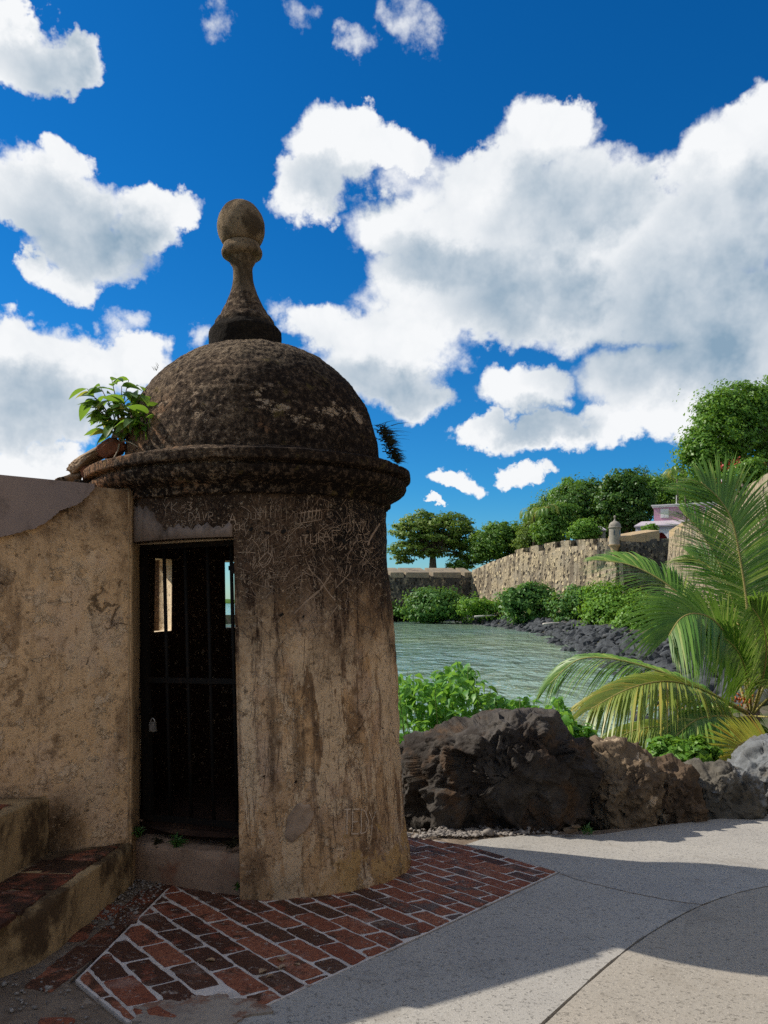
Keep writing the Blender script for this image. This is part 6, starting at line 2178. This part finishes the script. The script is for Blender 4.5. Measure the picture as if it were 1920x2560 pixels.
# far sentry box on its corbel
gp = P(1537, 1362, 110.0)
gar = thing('sentry_box', 'small grey domed sentry box perched on the corner of the far fortress wall', 'sentry box', gp)
v, f = lathe([(0.80, 0.0), (0.84, 0.02), (0.80, 0.12), (0.80, 2.35)], 36, lambda p: 0.02 * fbm(p * 3, 3, 5), fine=0.2)
obj('wall', mesh('wall', v, f, True), MT['gar'], gar)
v, f = lathe([(0.80, 2.33), (0.92, 2.38), (0.94, 2.50), (0.86, 2.55)], 36, fine=0.2)
obj('cornice', mesh('cornice', v, f, True), MT['gar'], gar)
v, f = lathe(smoothprof([(0.84, 2.52), (0.82, 2.75), (0.70, 3.05), (0.45, 3.28), (0.2, 3.36), (0.01, 3.38)], 4), 36, fine=0.2)
obj('dome', mesh('dome', v, f, True), MT['gar'], gar)
v, f = lathe(smoothprof([(0.22, 3.33), (0.20, 3.45), (0.09, 3.62), (0.07, 3.78), (0.12, 3.86), (0.16, 3.98), (0.14, 4.12), (0.01, 4.20)], 4), 24, fine=0.2)
obj('finial', mesh('finial', v, f, True), MT['gar'], gar)
v, f = lathe([(0.12, -2.9), (0.35, -1.4), (0.62, -0.45), (0.88, -0.12), (0.95, 0.0), (0.80, 0.02)], 30, fine=0.2)
obj('corbel', mesh('corbel', v, f, True), MT['cap'], gar)
for a in (-22, 40):
    t = R(a)
    w = Vector((math.sin(t), -math.cos(t)))
    s = Vector((math.cos(t), math.sin(t)))
    c = [w * 0.815 - s * 0.09, w * 0.815 + s * 0.09, w * 0.70 + s * 0.09, w * 0.70 - s * 0.09]
    obj('window_slit', mesh('window_slit', *prism([tuple(x) for x in c], 1.35, 2.0)), MT['glass'], gar)

# ================================================================== PINK HOUSE
hp = P(1660, 1345, 128.0)
house = thing('pink_house', 'pink two-storey house with white cornice behind the fortress wall', 'house', (hp.x, hp.y, hp.z - 4.5), rot=(0, 0, R(-26)))


def hb(name, x0, x1, y0, y1, z0, z1, mat, parent=house):
    return obj(name, mesh(name, *box(x0, x1, y0, y1, z0 + 4.5, z1 + 4.5)), MT[mat], parent)


hb('wall', -1.6, 9.5, 0, 8, -4.4, 5.35, 'pink')
rf_ = hb('roof', -2.0, 9.9, -0.4, 8.4, 5.35, 5.55, 'white')
hb('cornice', -1.85, 9.7, -0.25, 8.2, 5.10, 5.35, 'white', house)
for x0, x1 in ((-0.55, 0.75), (3.0, 4.6), (6.3, 7.8)):
    w_ = hb('window', x0, x1, -0.10, 0.0, 3.35, 4.85, 'white')
    for k in range(2):
        a_ = x0 + 0.12 + k * (x1 - x0 - 0.12) / 2
        obj('pane', mesh('pane', *box(a_, a_ + (x1 - x0 - 0.36) / 2, -0.12, -0.09, 3.50 + 4.5, 4.70 + 4.5)), MT['white' if x0 < 0 else 'glass'], w_)
# lean-to roof over the arcade
v = [(-4.3, -3.4, 1.9), (9.0, -3.4, 1.9), (9.0, 0, 2.9), (-3.6, 0, 2.9), (-4.3, -3.4, 1.65), (9.0, -3.4, 1.65), (9.0, 0, 2.6), (-3.6, 0, 2.6)]
v = [(x, y, z + 4.5) for x, y, z in v]
obj('porch_roof', mesh('porch_roof', v, [(0, 1, 2, 3), (4, 7, 6, 5), (0, 4, 5, 1), (3, 2, 6, 7), (0, 3, 7, 4), (1, 5, 6, 2)]), MT['lilac'], house)
hb('porch_band', -4.1, 9.0, -3.2, -2.9, 1.2, 1.66, 'lilac')
hb('arcade_back', -4.1, 9.0, -0.3, -0.02, -4.4, 2.0, 'redd')
for i in range(6):
    x = -4.1 + i * 2.5
    hb('column', x, x + 0.45, -3.2, -2.8, -4.4, 1.25, 'white')
    # arch spandrels between the columns
    if i < 5:
        n = 10
        pts = [(x + 0.45 + 2.05 * k / n, -0.35 + 1.05 * math.sin(PI * k / n)) for k in range(n + 1)]
        vv = [(p[0], -3.15, p[1] + 4.5) for p in pts] + [(p[0], -3.15, 1.22 + 4.5) for p in pts] + [(p[0], -2.85, p[1] + 4.5) for p in pts] + [(p[0], -2.85, 1.22 + 4.5) for p in pts]
        m = n + 1
        ff = []
        for k in range(n):
            ff += [(k, k + 1, m + k + 1, m + k), (2 * m + k, 3 * m + k, 3 * m + k + 1, 2 * m + k + 1), (k, 2 * m + k, 2 * m + k + 1, k + 1)]
        obj('arch', mesh('arch', vv, ff), MT['white'], house)

bh = P(1500, 1345, 124)
bhouse = thing('grey_house', 'small grey pavilion roof showing between the trees behind the wall', 'house', (bh.x, bh.y, bh.z - 3))
obj('wall', mesh('wall', *box(-0.9, 0.9, 0, 3, 0, 4.2)), MT['gar'], bhouse)
obj('roof', mesh('roof', [(-1.2, -0.3, 4.2), (1.2, -0.3, 4.2), (1.2, 3.3, 4.2), (-1.2, 3.3, 4.2), (-0.5, 1.2, 5.0), (0.5, 1.2, 5.0)], [(0, 1, 5, 4), (1, 2, 5), (2, 3, 4, 5), (3, 0, 4), (3, 2, 1, 0)]), MT['lilac'], bhouse)

# roof lamp and garden lamp
lp = P(1691, 1262, 128)
lamp = thing('lamp_post', 'small white globe lamp on a thin post above the pink house', 'lamp', lp)
v, f = tube_mesh([(0, 0, -0.6), (0, 0, 0.75)], 0.06, 6)
obj('post', mesh('post', v, f), MT['white'], lamp)
obj('globe', rock_mesh('globe', (0.24, 0.24, 0.24), 1, 3, 0.0, 1, 0, 0.0), MT['white'], lamp)
lamp.children[-1].location = (0, 0, 0.85)
up_ = P(1816, 1212, 66)
urn = thing('stone_urn', 'pale rounded stone urn among red flowers on the high wall', 'urn', up_)
v, f = lathe(smoothprof([(0.20, -1.2), (0.24, -0.6), (0.40, -0.2), (0.47, 0.2), (0.45, 0.55), (0.30, 0.75), (0.01, 0.80)], 4), 28, fine=0.1)
obj('bowl', mesh('bowl', v, f, True), MT['lilac'], urn)
v, f = lathe([(0.42, -1.7), (0.42, -1.3), (0.25, -1.2), (0.2, -1.15)], 20, fine=0.2)
obj('foot', mesh('foot', v, f, True), MT['lilac'], urn)
pp = P(1718, 1290, 90)
pole = tag(obj('pole', mesh('pole', *tube_mesh([(0.0, 0, -2.0), (-0.25, 0, 2.5), (-0.62, 0, 6.8)], [0.11, 0.09, 0.04], 7)), MT['bark'], loc=pp), 'tall thin leaning pole above the pink house', 'pole')

# ================================================================== TREES
tree('tree', 'broad spreading rain tree with flat layered crown on the far wall', tuple(P(1082, 1425, 165)), [pe(1085, 1325, 88, 40, 165), pe(1030, 1330, 44, 26, 162), pe(1130, 1320, 50, 34, 168), pe(1010, 1372, 36, 16, 160), pe(1070, 1298, 48, 20, 165), pe(1120, 1362, 70, 24, 170), pe(1165, 1375, 40, 26, 168), pe(1015, 1396, 26, 10, 160), pe(1060, 1380, 40, 14, 162), pe(1190, 1350, 18, 22, 168), pe(1172, 1408, 30, 14, 170)], 11500, 0.60, 1.55, MT['leaf_rain'], 0.75, 201, limbs=26, trunk_top=(0, 0, 4.2), up=0.7, flat=0.30)
tree('tree', 'dense round green tree right of the rain tree', tuple(P(1245, 1400, 160)), [pe(1250, 1355, 58, 40, 160), pe(1215, 1375, 34, 28, 158), pe(1290, 1350, 36, 34, 160), pe(1245, 1330, 34, 20, 160)], 8000, 0.6, 1.4, MT['leaf_tree'], 0.5, 202)
tree('tree', 'low dark bush under the edge of the rain tree crown', tuple(P(1140, 1432, 158)), [pe(1140, 1415, 22, 12, 158), pe(1155, 1420, 14, 8, 158)], 1200, 0.5, 0.7, MT['leaf_tree'], 0.15, 203, cat='shrub')
HG = 'trees on the hill behind the fort wall'
for i, (lab, pxb, pyb, d, els, n, mt) in enumerate([
    ('slim pale trunked tree beside the coconut palms on the hill', 1402, 1350, 135, [(1390, 1310, 30, 34), (1370, 1330, 34, 30), (1410, 1290, 26, 30)], 5000, 'leaf_tree'),
    ('bright green tree with thin airy crown high on the hill', 1420, 1345, 165, [(1425, 1225, 38, 26), (1405, 1240, 24, 18), (1450, 1222, 20, 16)], 3200, 'leaf_light'),
    ('dark broad tree left of the tallest tree on the hill', 1455, 1345, 150, [(1455, 1262, 62, 52), (1420, 1285, 46, 40), (1490, 1250, 44, 46), (1470, 1310, 50, 30)], 9500, 'leaf_dark'),
    ('tallest dark domed tree rising behind the small sentry box', 1566, 1345, 145, [(1568, 1245, 62, 62), (1560, 1205, 40, 28), (1530, 1270, 46, 46), (1600, 1270, 36, 50), (1575, 1300, 50, 30)], 11000, 'leaf_dark'),
    ('mid green tree above the roof of the pink house', 1650, 1300, 160, [(1650, 1235, 56, 44), (1690, 1225, 46, 34), (1625, 1225, 30, 32), (1720, 1240, 50, 46), (1670, 1265, 60, 26)], 9000, 'leaf_big'),
    ('olive green tree filling the left slope of the hill', 1345, 1375, 148, [(1345, 1330, 40, 36), (1325, 1350, 32, 28), (1375, 1340, 34, 30), (1365, 1295, 30, 26)], 6500, 'leaf_olive'),
    ('dark tree behind the left slope of the hill', 1400, 1350, 172, [(1385, 1268, 46, 34), (1350, 1300, 36, 28), (1420, 1270, 36, 34)], 6000, 'leaf_tree'),
    ('dark green tree filling the gap behind the small sentry box', 1505, 1350, 158, [(1505, 1315, 40, 34), (1530, 1325, 34, 28), (1480, 1320, 34, 26)], 4500, 'leaf_dark'),
    ('dark tree far behind the pink house and the palm', 1760, 1290, 150, [(1760, 1245, 60, 50), (1790, 1225, 50, 46), (1730, 1275, 40, 34)], 6500, 'leaf_tree'),
]):
    tree('tree', lab, tuple(P(pxb, pyb, d)), [pe(a, b, c, e, d) for a, b, c, e in els], n, 0.55, 1.35, MT[mt], 0.38, 300 + i, HG)
tree('shrub', 'small rounded pale green tree in front of the dark hill trees', tuple(P(1462, 1352, 124)), [pe(1462, 1325, 32, 24, 124), pe(1445, 1335, 20, 16, 124), pe(1480, 1330, 18, 18, 124)], 3200, 0.42, 0.8, MT['leaf_light'], 0.2, 320, cat='shrub')
tree('shrub', 'small green shrub growing in front of the arcade of the pink house', tuple(P(1625, 1345, 118)), [pe(1625, 1325, 14, 14, 118)], 700, 0.4, 0.6, MT['leaf_light'], 0.1, 321, cat='shrub')
tree('tree', 'big glossy green almond tree overhanging the high wall', tuple(P(1860, 1235, 76)), [pe(1830, 1075, 90, 80, 76), pe(1780, 1110, 70, 70, 74), pe(1870, 1020, 80, 60, 78), pe(1760, 1160, 56, 50, 73), pe(1900, 1100, 110, 110, 80), pe(1800, 1020, 50, 40, 76), pe(1740, 1130, 36, 44, 74), pe(1990, 1060, 110, 110, 80)], 30000, 0.34, 0.95, MT['leaf_big'], 0.5, 340, limbs=16)
fs_t = tree('flowering_shrub', 'shrub with red flowers spilling over the top of the high wall', tuple(P(1860, 1225, 60)), [pe(1860, 1190, 44, 34, 62), pe(1885, 1170, 30, 24, 61), pe(1835, 1215, 30, 18, 63), pe(1790, 1225, 30, 14, 66)], 4200, 0.22, 0.5, MT['leaf_big'], 0.1, 341, cat='shrub')
fb_ = Vector(fs_t.location)
rgf = np.random.default_rng(4)
fc = np.concatenate([np.array(P(px, py, 60.5) - fb_)[None, :] + rgf.normal(0, 0.17, (22, 3)) for px, py in ((1826, 1160), (1806, 1172), (1842, 1154), (1915, 1164), (1796, 1168), (1790, 1205))])
leaf_cloud('flowers', fc, rgf.normal(size=fc.shape), 0.14, 0.8, MT['flower'], fs_t, 5, kind='stuff')

# tall palms among the hill trees
def small_palm(label, px, py, d, hgt, nf, L, seed, grp):
    c = P(px, py, d)
    b = Vector((c.x, c.y, c.z - hgt))
    t = thing('palm_tree', label, 'palm', b, grp)
    v, f = tube_mesh([(0, 0, -0.5), (0.2, 0, hgt * 0.5), (0, 0, hgt)], [0.22, 0.17, 0.14], 8)
    obj('trunk', mesh('trunk', v, f, True), MT['bark'], t)
    rg = random.Random(seed)
    for i in range(nf):
        a = 2 * PI * i / nf + rg.uniform(-.2, .2)
        el_ = rg.uniform(-0.3, 1.0)
        o_ = Vector((math.cos(a), math.sin(a), 0))
        frond([c, c + o_ * L * 0.4 + Vector((0, 0, L * 0.35 * el_)), c + o_ * L * 0.8 + Vector((0, 0, L * (0.35 * el_ - 0.1))), c + o_ * L * 0.95 + Vector((0, 0, L * (0.2 * el_ - 0.45)))], Vector((0, 0, 1)) + o_ * 0.3, MT['palm'] if rg.random() < .8 else MT['palm_m'],
              L=L * 0.26, n=18, seed=seed * 31 + i, droop=0.7, start=0.15, wid=0.11, parent=t, base=b, rw=0.05)
    return t


small_palm('slender coconut palm at the left end of the hill trees', 1334, 1282, 140, 6.0, 13, 2.6, 401, 'palms on the hill')
small_palm('coconut palm with hanging dry fronds among the hill trees', 1366, 1272, 134, 5.5, 14, 2.4, 402, 'palms on the hill')
small_palm('tall royal palm with feathery crown above the pink house', 1692, 1180, 140, 8.0, 14, 2.6, 403, 'palms on the hill')
print('script done', len(bpy.data.objects))
